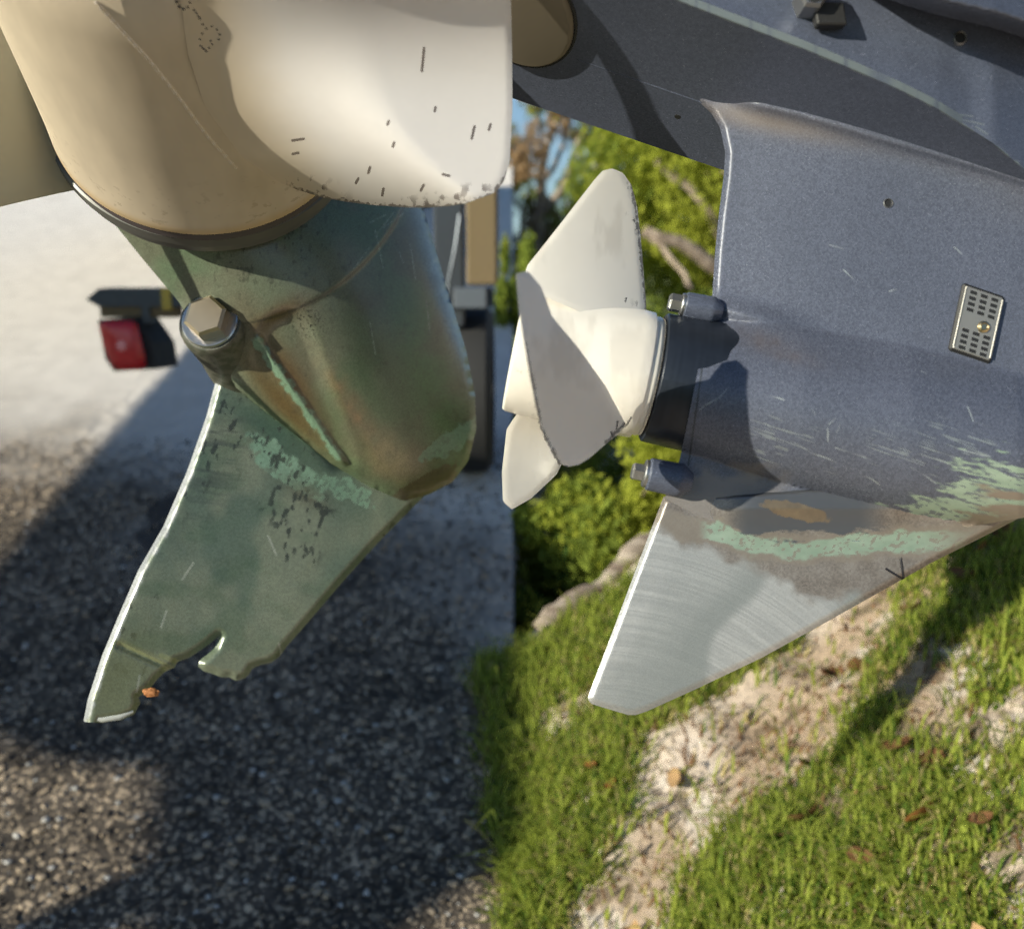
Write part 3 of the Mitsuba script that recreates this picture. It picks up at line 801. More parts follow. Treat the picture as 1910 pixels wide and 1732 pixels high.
# ================================================================== first motor: weathered green, broken skeg
M1 = thing('outboard_motor', 'weathered green outboard lower unit with a broken skeg and large cream propeller', 'outboard motor')
D1 = 1.0; S1 = D1 / F; K1 = D1 / 0.70


def base1(u, v):
    return D1 + (np.asarray(u, float) - 450) * 0.00019 + 0 * v


body1 = poly([(215, 420), (150, 330), (160, 150), (400, 60), (700, 60), (742, 220), (790, 390), (835, 540), (870, 655), (886, 735), (888, 800), (874, 858), (845, 898), (800, 922), (752, 934), (690, 908), (620, 866), (545, 806), (470, 748),
              (405, 694), (372, 640), (335, 565), (275, 494)])
inf1 = inflate(body1)
# pocket in the side of the gearcase, with a rib in it
pocket = poly([(500, 585), (560, 575), (590, 640), (625, 740), (668, 870), (640, 868), (560, 800), (470, 700), (455, 660)], 2)


def front1(u, v, e):
    h = inf1(u, v) * 0.92
    pts = shapely.points(np.stack([u, v], -1))
    ins = np.where(shapely.contains(pocket, pts), 1, -1) * shapely.distance(pocket.exterior, pts)
    h = h - 16 * sstep(-12, 26, ins)
    d = shapely.distance(sg.LineString([(480, 632), (560, 748), (640, 862)]), pts)
    h = h + 11 * np.exp(-(d / 7.0) ** 2)
    d2 = shapely.distance(sg.LineString([(425, 690), (540, 790), (660, 885)]), pts)
    h = h + 6 * np.exp(-(d2 / 14.0) ** 2)
    step = np.hypot(u - 400, v - 215) - 392          # machined step where the carrier ends
    h = h + 2.5 * sstep(4, -4, step)
    return h


m, uv = solid(body1, base1, front1, lambda u, v, e: inf1(u, v) * 0.9, 6, S1)
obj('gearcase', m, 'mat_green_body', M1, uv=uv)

skeg1 = poly([(408, 688), (385, 775), (350, 875), (305, 980), (258, 1062), (222, 1145), (190, 1222), (163, 1305), (155, 1346), (188, 1348), (228, 1342), (250, 1332), (262, 1310), (258, 1300), (276, 1288), (292, 1268),
              (308, 1252), (326, 1244), (330, 1234), (352, 1227), (372, 1214), (388, 1203), (408, 1186), (400, 1206), (386, 1220), (371, 1232), (369, 1243), (380, 1252), (398, 1257), (412, 1263), (428, 1263), (440, 1270), (456, 1265), (464, 1258),
              (470, 1246), (486, 1240), (505, 1236), (520, 1226), (534, 1206), (552, 1186), (592, 1140), (645, 1078), (705, 1012), (778, 938), (812, 905), (760, 860), (660, 830), (560, 745), (470, 680)])
trail1 = sg.LineString([(408, 688), (385, 775), (350, 875), (305, 980), (258, 1062), (222, 1145), (190, 1222), (163, 1305), (155, 1346)])


def skeg_h(u, v, e):
    d = shapely.distance(trail1, shapely.points(np.stack([u, v], -1)))
    h = 3 + 11 * sstep(0, 13, e)
    h = np.where(d < 24, 2.5 + 11.5 * np.clip(d / 12, 0, 1), h)
    g = np.exp(-(shapely.distance(sg.LineString([(222, 1203), (325, 1250)]), shapely.points(np.stack([u, v], -1))) / 5.0) ** 2)
    h = h - 5 * g
    h = h + 2.0 * (meshkit.fbm(np.stack([u / 90, v / 90, 0 * u], -1), 3, 4) - 0.5)
    return np.maximum(h, 1.0)


def base_s(u, v):
    return base1(u, v) + 0.004


m, uv = solid(skeg1, base_s, skeg_h, lambda u, v, e: 3 + 8 * sstep(0, 14, e), 5, S1)
obj('skeg', m, 'mat_green_skeg', M1, uv=uv, label='broken skeg with torn notched lower edge')
# torn bright lip along the tip, rust flake
lipc = P([160, 190, 222, 248], [1338, 1341, 1336, 1326], base_s(np.array([160, 190, 222, 248]), 0) - 0.0045)
obj('bare_metal_lip', tube(lipc, np.array([3, 6, 7, 3]) * S1, 8), 'mat_chip', M1 + '__skeg', smooth=True)
fl = trimesh.creation.icosphere(subdivisions=2)
n_ = meshkit.fbm(fl.vertices * 2.5, 3, 8)
fl = trimesh.Trimesh(fl.vertices * (0.5 + 1.0 * n_)[:, None] * np.array([14, 8, 8]) * S1 + P(281, 1291, D1 - 0.048), fl.faces, process=False)
obj('rust_flake', fl, 'mat_rust', M1 + '__skeg', smooth=False)

# carrier ring, propeller hub and blades
HC = P(382, 197, 0.60 * K1)
hub_r = 279 * 0.60 * K1 / F
H1 = P(300, -170, 0.47 * K1)
hax = (H1 - HC) / np.linalg.norm(H1 - HC)
hl = np.linalg.norm(H1 - HC) * 1.32
RC = P(386, 201, 0.622 * K1)
rr_ = 287 * 0.622 * K1 / F
obj('carrier_ring', lathe(RC, -hax, [(-0.004, rr_ * 0.8), (-0.004, rr_ * 0.985), (-0.0025, rr_), (0.008, rr_), (0.010, rr_ * 0.985), (0.022, rr_ * 0.97)], 120), 'mat_ring', M1, smooth=30)
obj('seal_ring', lathe(HC, -hax, [(-0.004, hub_r * 0.9), (0.001, hub_r * 0.985), (0.010, hub_r * 0.985), (0.010, hub_r * 0.5)], 120), 'mat_seal', M1, smooth=30)
mh, uvh = lathe(HC, hax, [(0.0, hub_r * 0.90), (0.0, hub_r * 0.985), (0.0015, hub_r), (0.008, hub_r * 0.995), (0.03, hub_r * 0.988), (0.07, hub_r * 0.985), (hl * 0.5, hub_r * 0.985), (hl * 0.8, hub_r * 0.985), (hl, hub_r * 0.985), (hl, hub_r * 0.7), (hl * 0.6, hub_r * 0.68)], 160, True)
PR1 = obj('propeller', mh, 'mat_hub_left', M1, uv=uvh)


def ray(u, v):
    d = FWD + (u - CU) / F * RGT + (v - CV) / F * DWN
    return d


def hub_depth(u, v, R=None):
    """Depth where the sight line meets the hub's cylinder (nan when it misses)."""
    R = hub_r * 0.985 if R is None else R
    u, v = np.broadcast_arrays(np.asarray(u, float), np.asarray(v, float))
    d = FWD + ((u - CU) / F)[..., None] * RGT + ((v - CV) / F)[..., None] * DWN
    w = O - HC
    dp = d - (d @ hax)[..., None] * hax
    wp = w - (w @ hax) * hax
    a, b, c = (dp * dp).sum(-1), (dp * wp).sum(-1), (wp * wp).sum(-1) - R * R
    disc = b * b - a * c
    return np.where(disc > 0, (-b - np.sqrt(np.maximum(disc, 0))) / a, np.nan)


bl = poly([(330, -120), (336, 0), (350, 100), (382, 200), (448, 290), (515, 338), (549, 352), (600, 368), (650, 377), (700, 383), (760, 387), (800, 387), (840, 384), (870, 379), (921, 361), (940, 338), (951, 300), (956, 200), (955, 80), (950, -120)])
root_u = CubicSpline([-200, 0, 100, 200, 290, 352, 420], [350, 358, 373, 408, 472, 540, 640])


def blade_depth(u, v):
    u, v = np.asarray(u, float), np.asarray(v, float)
    ru = root_u(v)
    flat = hub_depth(ru, np.minimum(v, 395)) - 0.002
    sv = 70 - 55 * np.log1p(np.exp(np.clip((70 - v) / 55, -30, 30)))
    far = hub_depth(375, sv) - 0.001 + 0.00002 * (v - 70) + 0.00004 * (u - 700)
    q = sstep(-60, 330, u - ru) * 1.02 - 0.02
    flat = flat + (far - flat) * np.clip(q, 0, 1)
    hd = hub_depth(np.minimum(u, 645), np.minimum(v, 395))
    hd = np.where(np.isnan(hd), 9.0, hd) + 0.002 * (1 - sstep(ru - 30, ru + 10, u))
    return -np_smax(-hd, -flat, 0.012)


m, uv = solid(bl, blade_depth, lambda u, v, e: 0 * u + 2.0 * sstep(0, 10, e), lambda u, v, e: 5 + 12 * sstep(0, 60, e), 7, 0.575 * K1 / F)
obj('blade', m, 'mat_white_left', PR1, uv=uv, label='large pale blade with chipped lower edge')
# left blade, sweeping out of the frame and down
bl2 = poly([(185, -120), (150, 100), (140, 250), (152, 352), (120, 358), (48, 374), (-60, 400), (-180, 470), (-300, 590), (-420, 640), (-560, 560), (-640, 380), (-640, 100), (-560, -200), (-200, -260)])


def blade2_depth(u, v):
    u = np.asarray(u, float)
    return K1 * (0.60 - 0.00022 * (150 - u) + 0.0000001 * (150 - u) ** 2 + 0.00004 * (v - 200))


m, uv = solid(bl2, blade2_depth, lambda u, v, e: 2.0 * sstep(0, 10, e), lambda u, v, e: 4 + 8 * sstep(0, 50, e), 12, 0.575 * K1 / F)
bsdf('mat_blade_two_shade', (0.36, 0.335, 0.24), 0.35, clearcoat=0.3)  # blade paint darkened to olive, shade and greenish reflection in the colour
obj('blade', m, 'mat_blade_two_shade', PR1, uv=uv, label='blade reaching out of frame at the left, olive shade put into its colour')


# ridge line along the hub and stamped characters
def on_hub(pts, lift):
    pts = np.asarray(pts, float)
    d = hub_depth(pts[:, 0], pts[:, 1])
    d = np.where(pts[:, 0] > root_u(pts[:, 1]) - 20, np.minimum(d, blade_depth(pts[:, 0], pts[:, 1])), d)
    return P(pts[:, 0], pts[:, 1], d - lift)


q = np.stack([np.linspace(178, 440, 26), np.interp(np.linspace(178, 440, 26), [178, 230, 280, 335, 385, 440], [0, 58, 112, 182, 250, 312])], 1)
obj('hub_line', tube(on_hub(q, -0.0012), np.linspace(3.6, 3.0, 26) * S1, 8), 'mat_white_left', PR1, smooth=True)  # thin pale raised line along the hub
dots = []
for cx, cy, pts in [(0, 0, [(395, 48), (385, 52), (377, 61), (373, 72), (374, 84), (381, 91), (390, 88), (396, 81), (393, 75), (405, 54), (410, 63), (408, 72), (378, 88), (385, 94)]),
                    (0, 0, [(362, 17), (366, 23), (370, 29), (373, 33), (378, 44)]),
                    (0, 0, [(328, -6), (329, 3), (334, 12), (342, 16), (350, 12), (354, 3), (350, -6), (341, -9), (336, -18), (345, -24), (352, -16)])]:
    for d in pts:
        c = on_hub([d], 0.0001)[0]
        s_ = trimesh.creation.icosphere(subdivisions=1, radius=2.1 * S1); s_.apply_translation(c)
        dots.append(s_)
obj('stamped_mark', trimesh.util.concatenate(dots), 'mat_stamp', PR1, smooth=True, label='dotted characters 8-G stamped on the hub')

# boss, washer and hex bolt
b0, b1 = P(448, 662, 0.70 * K1), P(392, 600, 0.640 * K1)
ax = (b1 - b0) / np.linalg.norm(b1 - b0)
L = np.linalg.norm(b1 - b0)
rb = 62 * 0.65 * K1 / F
obj('bolt_boss', lathe(b0, ax, [(-0.01, rb * 1.25), (L * 0.35, rb * 1.08), (L * 0.9, rb), (L * 0.97, rb * 0.97), (L, rb * 0.9), (L, rb * 0.3)], 48), 'mat_green_lug' if 'mat_green_lug' in scene else bsdf('mat_green_lug', pr(lambda p, n, uv: mix((0.085, 0.085, 0.068), (0.045, 0.050, 0.035), smoothstep(0.35, 0.7, fbm(p.x * 160, p.y * 160, p.z * 160, 3)))), 0.4), M1, smooth=40)
BO = obj('bolt', prism_between(b1 + ax * 0.003, b1 + ax * 0.0165, 41 * 0.64 * K1 / F, 6, 0.14, 0.55), 'mat_tarnish', M1, smooth=False, label='tarnished hex bolt')
obj('washer', lathe(b1, ax, [(0, rb * 0.30), (0, rb * 0.84), (0.0022, rb * 0.84), (0.003, rb * 0.80), (0.003, rb * 0.3)], 48), 'mat_steel', BO, smooth=30)

# ================================================================== second motor: grey, repaired skeg
M2 = thing('outboard_motor', 'dark grey metallic outboard lower unit with a freshly sanded repaired skeg', 'outboard motor')
D2 = 0.66; S2 = D2 / F
axis_v = lambda u: 703 + (np.asarray(u, float) - 1215) * 0.20
plate_j = line_y([(1240, 168), (1310, 192), (1400, 208), (1500, 232), (1600, 262), (1700, 290), (1852, 334), (1990, 380)])
leg = poly([(1290, 70), (1292, 150), (1302, 188), (1328, 212), (1344, 240), (1353, 285), (1350, 330), (1341, 400), (1334, 470), (1329, 548), (1322, 592), (1300, 700), (1268, 858), (1248, 905), (1240, 930), (1300, 960), (1400, 1000), (1600, 1010), (1852, 975), (2000, 950), (2060, 900),
            (2060, 330), (1990, 300), (1852, 245), (1700, 198), (1600, 163), (1500, 128), (1400, 92)])


trail2 = sg.LineString([(1290, 70), (1292, 150), (1302, 188), (1328, 212), (1344, 240), (1353, 285), (1350, 330), (1341, 400), (1334, 470), (1329, 548), (1322, 592)])


def leg_h(u, v, e):
    prof = 6 + 66 * (1 - np.exp(-np.clip(u - 1330 - 0, 0, None) / 170.0))
    prof = np.where(v > 560, np.maximum(prof, 10), prof)
    c = axis_v(u)
    R = np.interp(u, [1200, 1320, 1500, 1700, 1900, 2060], [118, 128, 150, 158, 148, 110])
    tor = np.sqrt(np.maximum(R * R - (v - c) ** 2, 0))
    keel = 13.0 + 0 * u
    low = sstep(c + 60, c + 200, v)
    h = np_smax(prof * (1 - low), tor, 46)
    h = np_smax(h, keel, 16)
    j = plate_j(u)
    h = h + 26 * np.exp(-np.clip(v - j + 15, 0, None) / 17.0) * sstep(1315, 1430, u)
    # swelling of the lower fairing and the blister behind the carrier
    h = h + 24 * np.exp(-(((u - 1400) / 90) ** 2 + ((v - 590 - (u - 1400) * 0.25) / 22) ** 2))
    h = h + 12 * np.exp(-(((u - 1480) / 110) ** 2 + ((v - 945 - (u - 1480) * 0.16) / 24) ** 2))
    dt = shapely.distance(trail2, shapely.points(np.stack([u, v], -1)))
    edge = np.clip(dt / 14, 0, 1)
    return np.maximum(h * np.sqrt(edge * (2 - edge)), 2.0)


base2 = lambda u, v: D2 + 0.0 * np.asarray(u, float)
holes = [(1657, 379, 8.5)]
m, uv = solid(leg, base2, leg_h, leg_h, 5, S2)
obj('gearcase', m, 'mat_grey_right', M2, uv=uv)

skeg2 = poly([(1238, 926), (1190, 1052), (1145, 1172), (1100, 1290), (1096, 1303), (1103, 1312), (1118, 1317), (1172, 1333), (1186, 1333), (1205, 1327), (1300, 1284), (1420, 1227), (1520, 1172), (1620, 1116), (1740, 1048), (1852, 992), (1960, 935), (2050, 890), (1900, 880), (1600, 900), (1400, 915)])


def skeg2_h(u, v, e):
    t = np.clip((v - 960) / 370, 0, 1)
    full = 15 - 7 * t + 16 * np.exp(-np.clip(v - 950, 0, None) / 30.0) * sstep(1300, 1420, u)
    return 2.2 + (full - 2.2) * sstep(0, 9, e)


m, uv = solid(skeg2, base2, skeg2_h, skeg2_h, 5, S2)
SK2 = obj('skeg', m, 'mat_brushed', M2, uv=uv, label='clean sanded metal skeg')
for a_, b_ in [((1652, 1060), (1683, 1079)), ((1680, 1040), (1686, 1078))]:
    t_ = np.linspace(0, 1, 6)
    uu, vv = a_[0] + (b_[0] - a_[0]) * t_, a_[1] + (b_[1] - a_[1]) * t_
    e_ = shapely.distance(skeg2.exterior, shapely.points(np.stack([uu, vv], -1)))
    pts = P(uu, vv, D2 - (skeg2_h(uu, vv, e_) + 0.3) * S2)
    obj('marker_line', tube(pts, 2.3 * S2, 6), 'mat_marker', SK2, smooth=True, label='black marker stroke on the skeg')

# bearing carrier behind the propeller (revolved about the tilted shaft)
shaft = P(1120, 684, D2) - P(1320, 724, D2); shaft /= np.linalg.norm(shaft)
c_end = P(1218, 703.6, D2)
R0 = 121 * S2
bsdf('mat_carrier', pr(lambda p, n, uv: mix((0.013, 0.017, 0.026), (0.020, 0.025, 0.036), fbm(p.x * 90, p.y * 90, p.z * 90, 3)) * (0.88 + 0.24 * noise(uv.y * 500, uv.x * 2))), 0.35, metallic=0.3)
mc, uvc = lathe(c_end, -shaft, [(0.0, R0 * 0.7), (0.0, R0 * 0.97), (0.001, R0), (0.012, R0 * 1.01), (0.038, R0 * 1.035), (0.040, R0 * 1.02), (0.08, R0 * 1.0)], 128, True)
obj('bearing_carrier', mc, 'mat_carrier', M2, uv=uvc)
# bosses and their bolts
for (bu, bv, bw, bh, hu, hv) in [(1301, 573, 24, 24, 1268, 562), (1236, 889, 28, 30, 1193, 885)]:
    cb = P(bu, bv, D2 - 0.012)
    dirx = -shaft
    upv = np.cross(dirx, FWD); upv /= np.linalg.norm(upv)
    dep = np.cross(dirx, upv)
    ry = bh * S2
    lug = lathe(cb - dirx * bw * S2, dirx, [(0, ry * 0.3), (0, ry * 0.90), (0.0012, ry), (bw * S2 * 1.9, ry * 1.03), (bw * S2 * 2.2, ry * 1.05), (bw * S2 * 2.9, ry * 0.6)], 40)
    obj('bolt_lug', lug, 'mat_grey_plain', M2, smooth=40)
    cbolt = cb - dirx * (bw * S2)
    k = obj('bolt', prism_between(cbolt - dirx * 0.002, cbolt - dirx * 0.0105, 17 * S2, 6, 0.15, 0.2), 'mat_dull_steel', M2, smooth=False)
    obj('washer', lathe(cbolt, -dirx, [(0, ry * 0.3), (0, ry * 0.86), (0.0018, ry * 0.86), (0.0025, ry * 0.8), (0.0025, ry * 0.2)], 36), 'mat_dull_steel', k, smooth=30)

# anti-ventilation plate seen from below
v0 = lambda u: 195 + (np.asarray(u, float) - 1310) * 0.345
TILT = 0.62
near = np.array(NEAR_RIM, float)
wn = (near[:, 1] - v0(near[:, 0])) / TILT
far_u = np.array([1985, 1900, 1750, 1600, 1340, 1150, 979, 900])
far_w = np.array([60, 110, 150, 165, 175, 176, 178, 176])
plan = poly(list(zip(near[:, 0], wn)) + list(zip(far_u, far_w)) + [(880, 100), (880, -120), (930, -190)])
pp, tri, nb = domain(plan, 14)


def plate_pt(u, w, up=0.0):
    return P(u, v0(u) + w * TILT - up, D2 + w * S2 * 0.9)


A_, B_ = plate_pt(pp[:, 0], pp[:, 1]), plate_pt(pp[:, 0], pp[:, 1], 15)
mm = len(pp); i_ = np.arange(nb); j_ = (i_ + 1) % nb
pv = np.vstack([A_, B_, A_[:nb], B_[:nb]])
pf = np.vstack([tri, tri[:, ::-1] + mm, np.stack([i_, j_, j_ + nb], 1) + 2 * mm, np.stack([i_, j_ + nb, i_ + nb], 1) + 2 * mm])
puv = np.stack([pp[:, 0], v0(pp[:, 0]) + pp[:, 1] * TILT], 1)
puv = np.vstack([puv, puv, puv[:nb], puv[:nb]]) / 1000
PLT = obj('cavitation_plate', trimesh.Trimesh(pv, pf, process=False), 'mat_grey_plain', M2, uv=puv)
# raised spine under the plate, small drain hole, trim tab
sx_ = np.linspace(1075, 1330, 20)
sv_ = line_y([(1075, 110), (1310, 191), (1330, 199)])(sx_)
obj('spine', tube(plate_pt(sx_, (sv_ - v0(sx_)) / TILT), np.interp(sx_, [1075, 1330], [0.7, 1.6]) * S2, 6), 'mat_grey_plain', PLT, smooth=True)
tab = []
th = np.linspace(0, 2 * np.pi, 48, endpoint=False)
tu, tw = 962 + 108 * np.cos(th), -105 + 165 * np.sin(th) * 1.0
tc = plate_pt(tu, tw, -6)
tb = plate_pt(tu, tw, 6)
tm = plate_pt(962 + 98 * np.cos(th), -105 + 152 * np.sin(th), -14)
tv = np.vstack([tb, tc, tm, plate_pt(np.array([962.0]), np.array([-105.0]), -18)])
tf = []
for r_ in range(2):
    for j in range(48):
        k2 = (j + 1) % 48
        tf += [[r_ * 48 + j, r_ * 48 + k2, r_ * 48 + 48 + k2], [r_ * 48 + j, r_ * 48 + 48 + k2, r_ * 48 + 48 + j]]
for j in range(48):
    tf.append([96 + j, 96 + (j + 1) % 48, 144])
obj('trim_tab', trimesh.Trimesh(tv, np.array(tf), process=False), 'mat_anode', M2, smooth=50, label='round brown grey trim tab')
gap = plate_pt(962 + 112 * np.cos(np.append(th, 0)), -105 + 170 * np.sin(np.append(th, 0)), -1.5)
obj('tab_gap', tube(gap, 3.2 * S2, 6), 'mat_black', PLT, smooth=True)


def disc_part(name, c, nrm, r, mat, parent, label=None, thick=0.0012, n=24, ring=None):
    nrm = np.asarray(nrm, float) / np.linalg.norm(nrm)
    k = obj(name, lathe(c - nrm * thick, nrm, [(0, r), (thick, r), (thick * 1.15, r * 0.9), (thick * 1.15, r * 0.001)], n), mat, parent, smooth=30, label=label)
    if ring:
        obj('rim', lathe(c - nrm * thick, nrm, [(0, r * 1.32), (thick * 1.4, r * 1.26), (thick * 1.9, r * 1.12), (thick * 1.4, r * 1.0), (0, r)], n), ring, k, smooth=40)
    return k


pn = np.cross(plate_pt(1300, 10) - plate_pt(1200, 10), plate_pt(1250, 60) - plate_pt(1250, -60)); pn = pn if pn @ FWD < 0 else -pn
disc_part('drain_hole', plate_pt(1264, 62, -0.5), pn, 6.5 * S2, 'mat_black', PLT)
disc_part('screw_hole', P(1657, 379, D2 - leg_h(np.array([1657.]), np.array([379.]), np.array([200.]))[0] * S2), -FWD, 7 * S2, 'mat_black', M2, ring='mat_dull_steel')

# midsection flank above the plate, and the ledge above it
top_near = D2 - 150 * S2
flank = poly([(1075, -92), (1160, -52), (1270, 2), (1400, 52), (1500, 90), (1600, 132), (1680, 167), (1750, 202), (1852, 266), (1915, 318), (1985, 385), (2060, 380), (2060, -160), (1100, -160)])


def flank_base(u, v):
    w = np.interp(u, near[:, 0], wn)
    return D2 + (-190 + 0.45 * (w + 190)) * S2 + 0.018


def flank_h(u, v, e):
    rim = np.interp(u, near[:, 0], near[:, 1])
    d = rim - v
    h = 42 - 8 * sstep(0, 150, d)
    # pressed pocket with rounded end at the right
    pk = sg.Polygon([(1400, -200), (1400, -20), (1560, 26), (1700, 62), (1795, 88), (1838, 130), (1846, 190), (1846, 400), (2100, 400), (2100, -200)])
    pts = shapely.points(np.stack([u, v], -1))
    ins = np.where(shapely.contains(pk, pts), 1, -1) * shapely.distance(pk.exterior, pts)
    return h + 12 * sstep(-44, 20, ins)


m, uv = solid(flank, flank_base, flank_h, lambda u, v, e: 30 + 0 * u, 7, S2)
MID = obj('midsection', m, 'mat_grey_plain', M2, uv=uv)
ledge = poly([(1480, -140), (1560, -45), (1640, -6), (1740, 26), (1852, 52), (1990, 96), (2060, 110), (2060, -160)])
m, uv = solid(ledge, lambda u, v: flank_base(u, v) - 0.018, lambda u, v, e: 22 + 92 * sstep(0, 30, e), lambda u, v, e: 60 + 0 * u, 8, S2)
obj('ledge', m, 'mat_grey_plain', M2, uv=uv)
hd = flank_base(np.array([1505., 1790.]), 0) - flank_h(np.array([1505., 1790.]), np.array([8., 70.]), 0) * S2
c5 = P(1505, 8, hd[0])
fit = obj('hex_fitting', prism_between(c5 + FWD * 0.004, c5 - FWD * 0.016, 25 * S2, 6, 0.15, 0.1), 'mat_dull_steel', M2, smooth=False, label='hollow hex fitting')
disc_part('bore', c5 - FWD * 0.0162, -FWD, 18 * S2, 'mat_black', fit)
c6 = P(1550, 40, hd[0] - 0.001)
obj('fitting_shadow', box(P(1546, 30, hd[0] - 0.004), RGT * 24 * S2, DWN * 18 * S2 + RGT * 3 * S2, FWD * 0.004, 0.2), 'mat_black', M2, smooth=False)  # black box standing in for the shadow of the hex fitting
disc_part('drain_hole', P(1791, 71, hd[1] - 0.001), -FWD, 9 * S2, 'mat_black', M2, ring='mat_dull_steel')

# water intake grille
gc = [1822, 603]
gdep = D2 - (leg_h(np.array([1822.]), np.array([603.]), np.array([150.]))[0] + 2) * S2
gx_ = RGT * 35 * S2 + DWN * 12 * S2
gy_ = DWN * 58 * S2 - RGT * 12.5 * S2
gcen = P(gc[0], gc[1], gdep)
bk = box(gcen + FWD * 0.0006, gx_ * 1.07, gy_ * 1.04, FWD * 0.0022, 0.6)
GR = obj('intake_grille', box(gcen, gx_, gy_, FWD * 0.0022, 0.6), 'mat_grille', M2, smooth=False, label='slotted metal water intake grille')
obj('shadow_gap', bk, 'mat_black', GR, smooth=False)  # larger black box behind the grille, drawn as its shadow gap
for e_ in (-1, 1):
    obj('raised_edge', tube([gcen + gx_ * 0.93 * e_ - gy_ * 0.9 - FWD * 0.0022, gcen + gx_ * 0.93 * e_ + gy_ * 0.9 - FWD * 0.0022], 2.2 * S2, 8), 'mat_grille', GR, smooth=True)
for blk in (-0.56, 0.60):
    for cx in (-0.52, 0.02, 0.56):
        for r_ in range(4):
            cyy = blk + (r_ - 1.5) * 0.175
            c = gcen + gx_ * cx + gy_ * cyy - FWD * 0.0021
            obj('slot', box(c, gx_ * 0.17, gy_ * 0.05, FWD * 0.0003), 'mat_black', GR, smooth=False)
cs = gcen + gx_ * 0.30 + gy_ * 0.06 - FWD * 0.0022
sk = obj('screw', lathe(cs, -FWD, [(0, 11 * S2), (0.0012, 10 * S2), (0.0018, 7 * S2), (0.0010, 5 * S2), (0.0010, 0.0001)], 24), 'mat_brass', GR, smooth=30)

# propeller
hubR = 118 * S2
hp = [(-0.001, hubR * 0.6), (0.0, hubR * 0.93), (0.003, hubR * 0.95), (0.006, hubR * 0.95), (0.0065, hubR * 1.0), (0.014, hubR * 1.01), (0.05, hubR * 1.02), (0.08, hubR * 1.0), (0.091, hubR * 0.98), (0.093, hubR * 0.95), (0.093, hubR * 0.80), (0.06, hubR * 0.78)]
mh, uvh = lathe(c_end + shaft * 0.001, shaft, hp, 128, True)
vv_ = mh.vertices
d_ = (vv_ - O) @ FWD
uvp = np.stack([CU + F * (vv_ - O) @ RGT / D2, CV + F * (vv_ - O) @ DWN / D2], 1) / 1000
PR2 = obj('propeller', mh, 'mat_white_right', M2, uv=uvp)
# top blade: leans back from its leading edge
tb_ = poly([(1206, 590), (1205, 560), (1200, 500), (1194, 430), (1188, 382), (1178, 345), (1162, 322), (1142, 314), (1124, 318), (1108, 336), (1080, 372), (1040, 424), (1005, 468), (984, 494), (978, 512), (1000, 545), (1100, 590)])


def tb_depth(u, v):
    u, v = np.asarray(u, float), np.asarray(v, float)
    t = np.clip((560 - v) / 250, -0.2, 1)
    return D2 - 40 * S2 + 55 * S2 * t + (u - 1190) * 0.42 * S2 + 0.0010 * S2 * (u - 1110) ** 2


m, uv = solid(tb_, tb_depth, lambda u, v, e: 1.0 + 2.0 * sstep(0, 10, e), lambda u, v, e: 1.5 + 7 * sstep(0, 30, e), 5, S2)
obj('blade', m, 'mat_white_right', PR2, uv=uv, label='upright white blade bright in the sun')
# near blade: sweeps down and towards the viewer
nb_ = poly([(1168, 792), (1150, 812), (1125, 832), (1100, 854), (1080, 866), (1060, 870), (1044, 864), (1026, 838), (1010, 800), (998, 752), (988, 700), (978, 640), (968, 580), (962, 510), (985, 505), (1010, 535), (1030, 590), (1080, 650), (1130, 720)])


def nb_depth(u, v):
    u, v = np.asarray(u, float), np.asarray(v, float)
    return D2 - 118 * S2 + 45 * S2 * sstep(600, 860, v) - (1170 - u) * 1.65 * S2 + 0.0006 * S2 * (u - 1085) ** 2 + 0.0005 * S2 * (v - 700) ** 2


m, uv = solid(nb_, nb_depth, lambda u, v, e: 1.0 + 2.0 * sstep(0, 8, e), lambda u, v, e: 1.5 + 7 * sstep(0, 30, e), 5, S2)
obj('blade', m, 'mat_white_right', PR2, uv=uv, label='shaded blade sweeping down towards the viewer')
# third blade low at the far side
lb_ = poly([(1060, 780), (1058, 845), (1038, 885), (990, 930), (955, 950), (938, 935), (936, 880), (945, 800), (965, 770)])
m, uv = solid(lb_, lambda u, v: D2 + 70 * S2 + (np.asarray(u) - 980) * 0.5 * S2, lambda u, v, e: 1.0 + 2 * sstep(0, 8, e), lambda u, v, e: 1.5 + 6 * sstep(0, 30, e), 6, S2)
obj('blade', m, 'mat_white_right', PR2, uv=uv, label='far blade pointing down left, warm toned')

# ================================================================== trailer with marker light, behind the first motor
TR = thing('boat_trailer', 'dark boat trailer frame with red marker light and wheel behind the green motor', 'trailer')
YT = 3.0
z_up = np.array([0, 0, 1.0]); yv = np.array([0, 1.0, 0])


def tbox(u0, v0_, u1, v1, y, dep, ch=0.15):
    a, b = W(u0, v0_, y), W(u1, v1, y)
    c = (a + b) / 2 + yv * dep / 2
    return box(c, [abs(b[0] - a[0]) / 2, 0, 0], [0, dep / 2, 0], [0, 0, abs(a[2] - b[2]) / 2], ch)


# crossbeam with a slanted end
a0 = W(165, 560, YT)
beam_pts = np.array([(160, 558), (183, 538), (920, 538), (920, 572), (185, 572)], float)
q0 = np.array([W(u, v, YT) for u, v in beam_pts]); q1 = q0 + yv * 0.10
obj('crossbeam', trimesh.convex.convex_hull(np.vstack([q0, q1])), 'mat_trailer', TR, smooth=False)
obj('lower_rail', tbox(185, 572, 330, 592, YT + 0.01, 0.06), 'mat_bunk', TR, smooth=False)
obj('yellow_tape', tbox(299, 537, 319, 577, YT - 0.004, 0.03, 0.0), 'mat_yellow', TR, smooth=False)
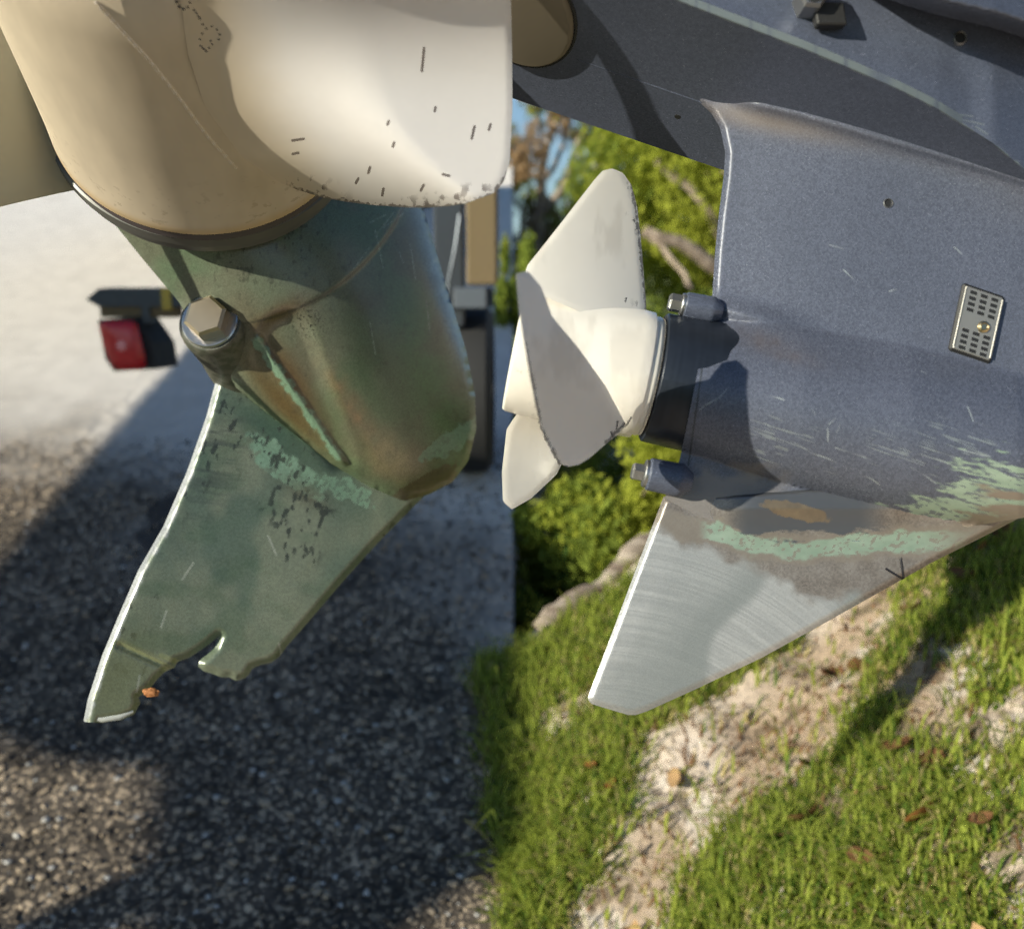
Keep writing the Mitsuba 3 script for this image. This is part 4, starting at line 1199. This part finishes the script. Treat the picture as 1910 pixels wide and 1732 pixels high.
# marker light
lh = np.array([(182, 596), (250, 592), (284, 640), (292, 688), (212, 692), (196, 668)], float)
q0 = np.array([W(u, v, YT - 0.02) for u, v in lh])
house = trimesh.convex.convex_hull(np.vstack([q0 * 1.0, q0 + np.array([0.035, 0.09, 0.0])]))
ML = obj('marker_light', house, 'mat_black', TR, smooth=False, label='red marker light')
ln = np.array([(183, 606), (193, 599), (246, 597), (256, 606), (270, 660), (272, 682), (262, 690), (222, 690), (208, 680), (194, 648)], float)
cen = ln.mean(0)
q0 = np.array([W(u, v, YT - 0.028) for u, v in ln]); q1 = np.array([W(*(cen + (np.array(s) - cen) * 0.9), YT - 0.045) for s in ln]); q2 = np.array([W(*(cen + (np.array(s) - cen) * 0.6), YT - 0.053) for s in ln])
obj('lens', trimesh.convex.convex_hull(np.vstack([q0, q1, q2])), 'mat_red', ML, smooth=50)
for e_ in range(4):
    obj('lens_rib', tube([W(200 + 16 * e_, 606, YT - 0.047), W(214 + 14 * e_, 684, YT - 0.047)], 0.004, 6), 'mat_red', ML, smooth=True)
obj('reflector', lathe(W(226, 645, YT - 0.052), -yv, [(0, 0.016), (0.003, 0.014), (0.004, 0.006), (0.004, 0.0002)], 20), 'mat_reflector', ML, smooth=40)
obj('light_bracket', tbox(262, 570, 280, 604, YT + 0.0, 0.06), 'mat_trailer', TR, smooth=False)
# post, tie rod, bunk board and wheel at the right
obj('post', tbox(806, 300, 866, 610, YT + 0.02, 0.08), 'mat_trailer', TR, smooth=False)
obj('tie_rod', tube([W(858, 400, YT - 0.02), W(850, 460, YT - 0.03), W(838, 520, YT - 0.03), W(832, 590, YT - 0.02)], 0.006, 8), 'mat_galv', TR, smooth=True)
obj('bunk', tbox(868, 330, 928, 532, YT - 0.02, 0.18), 'mat_bunk', TR, smooth=False)
obj('bunk_bracket', tbox(846, 536, 908, 576, YT - 0.03, 0.06), 'mat_galv', TR, smooth=False)
wc = np.array([-0.13, YT + 0.22, road_z(YT + 0.22) + 0.265])
WH = obj('wheel', lathe(wc - RGT * 0.07, RGT, [(0, 0.16), (0.0, 0.24), (0.02, 0.268), (0.07, 0.272), (0.12, 0.268), (0.14, 0.24), (0.14, 0.16)], 64), 'mat_rubber', TR, smooth=40)
obj('rim', lathe(wc - RGT * 0.06, RGT, [(0, 0.02), (0.0, 0.15), (0.01, 0.165), (0.11, 0.165), (0.12, 0.15), (0.12, 0.02)], 48), 'mat_galv', WH, smooth=40)
obj('axle', tube([wc + RGT * 0.02, wc - RGT * 0.62], 0.03, 12), 'mat_trailer', TR, smooth=True)
wc2 = wc - RGT * 1.9

# ================================================================== added unseen roof left of the camera, shaped to throw the driveway shade
CP = thing('added_shade_roof', 'added unseen flat roof on posts that shades the driveway', 'added_shade_roof')
ZR = 2.15


def shade_to_roof(x, y):
    z = road_z(np.asarray(y, float)); t = (ZR - z) / SUN[2]
    return np.array([x + SUN[0] * t, y + SUN[1] * t])


roof_pts = [shade_to_roof(*p) for p in [(-1.43, 8.0), (-1.43, 2.1), (-0.97, 1.89), (-0.74, 1.86), (-0.64, 1.44), (-0.26, 1.44), (-0.15, 1.55), (0.0, 1.62), (0.0, 8.0)]]
rp = sg.Polygon(roof_pts)
rm = trimesh.creation.extrude_polygon(rp, 0.06)
rm.apply_translation([0, 0, ZR])
obj('roof', rm, 'mat_roof', CP, smooth=False)
cx_, cy_ = rp.centroid.coords[0]
for q_ in roof_pts[:2] + roof_pts[6:7] + roof_pts[8:]:
    qx, qy = cx_ + (q_[0] - cx_) * 0.9, cy_ + (q_[1] - cy_) * 0.9
    obj('post', box(np.array([qx, qy, (ZR + road_z(qy)) / 2 - 0.05]), [0.04, 0, 0], [0, 0.04, 0], [0, 0, (ZR - road_z(qy)) / 2 + 0.04]), 'mat_trailer', CP, smooth=False)
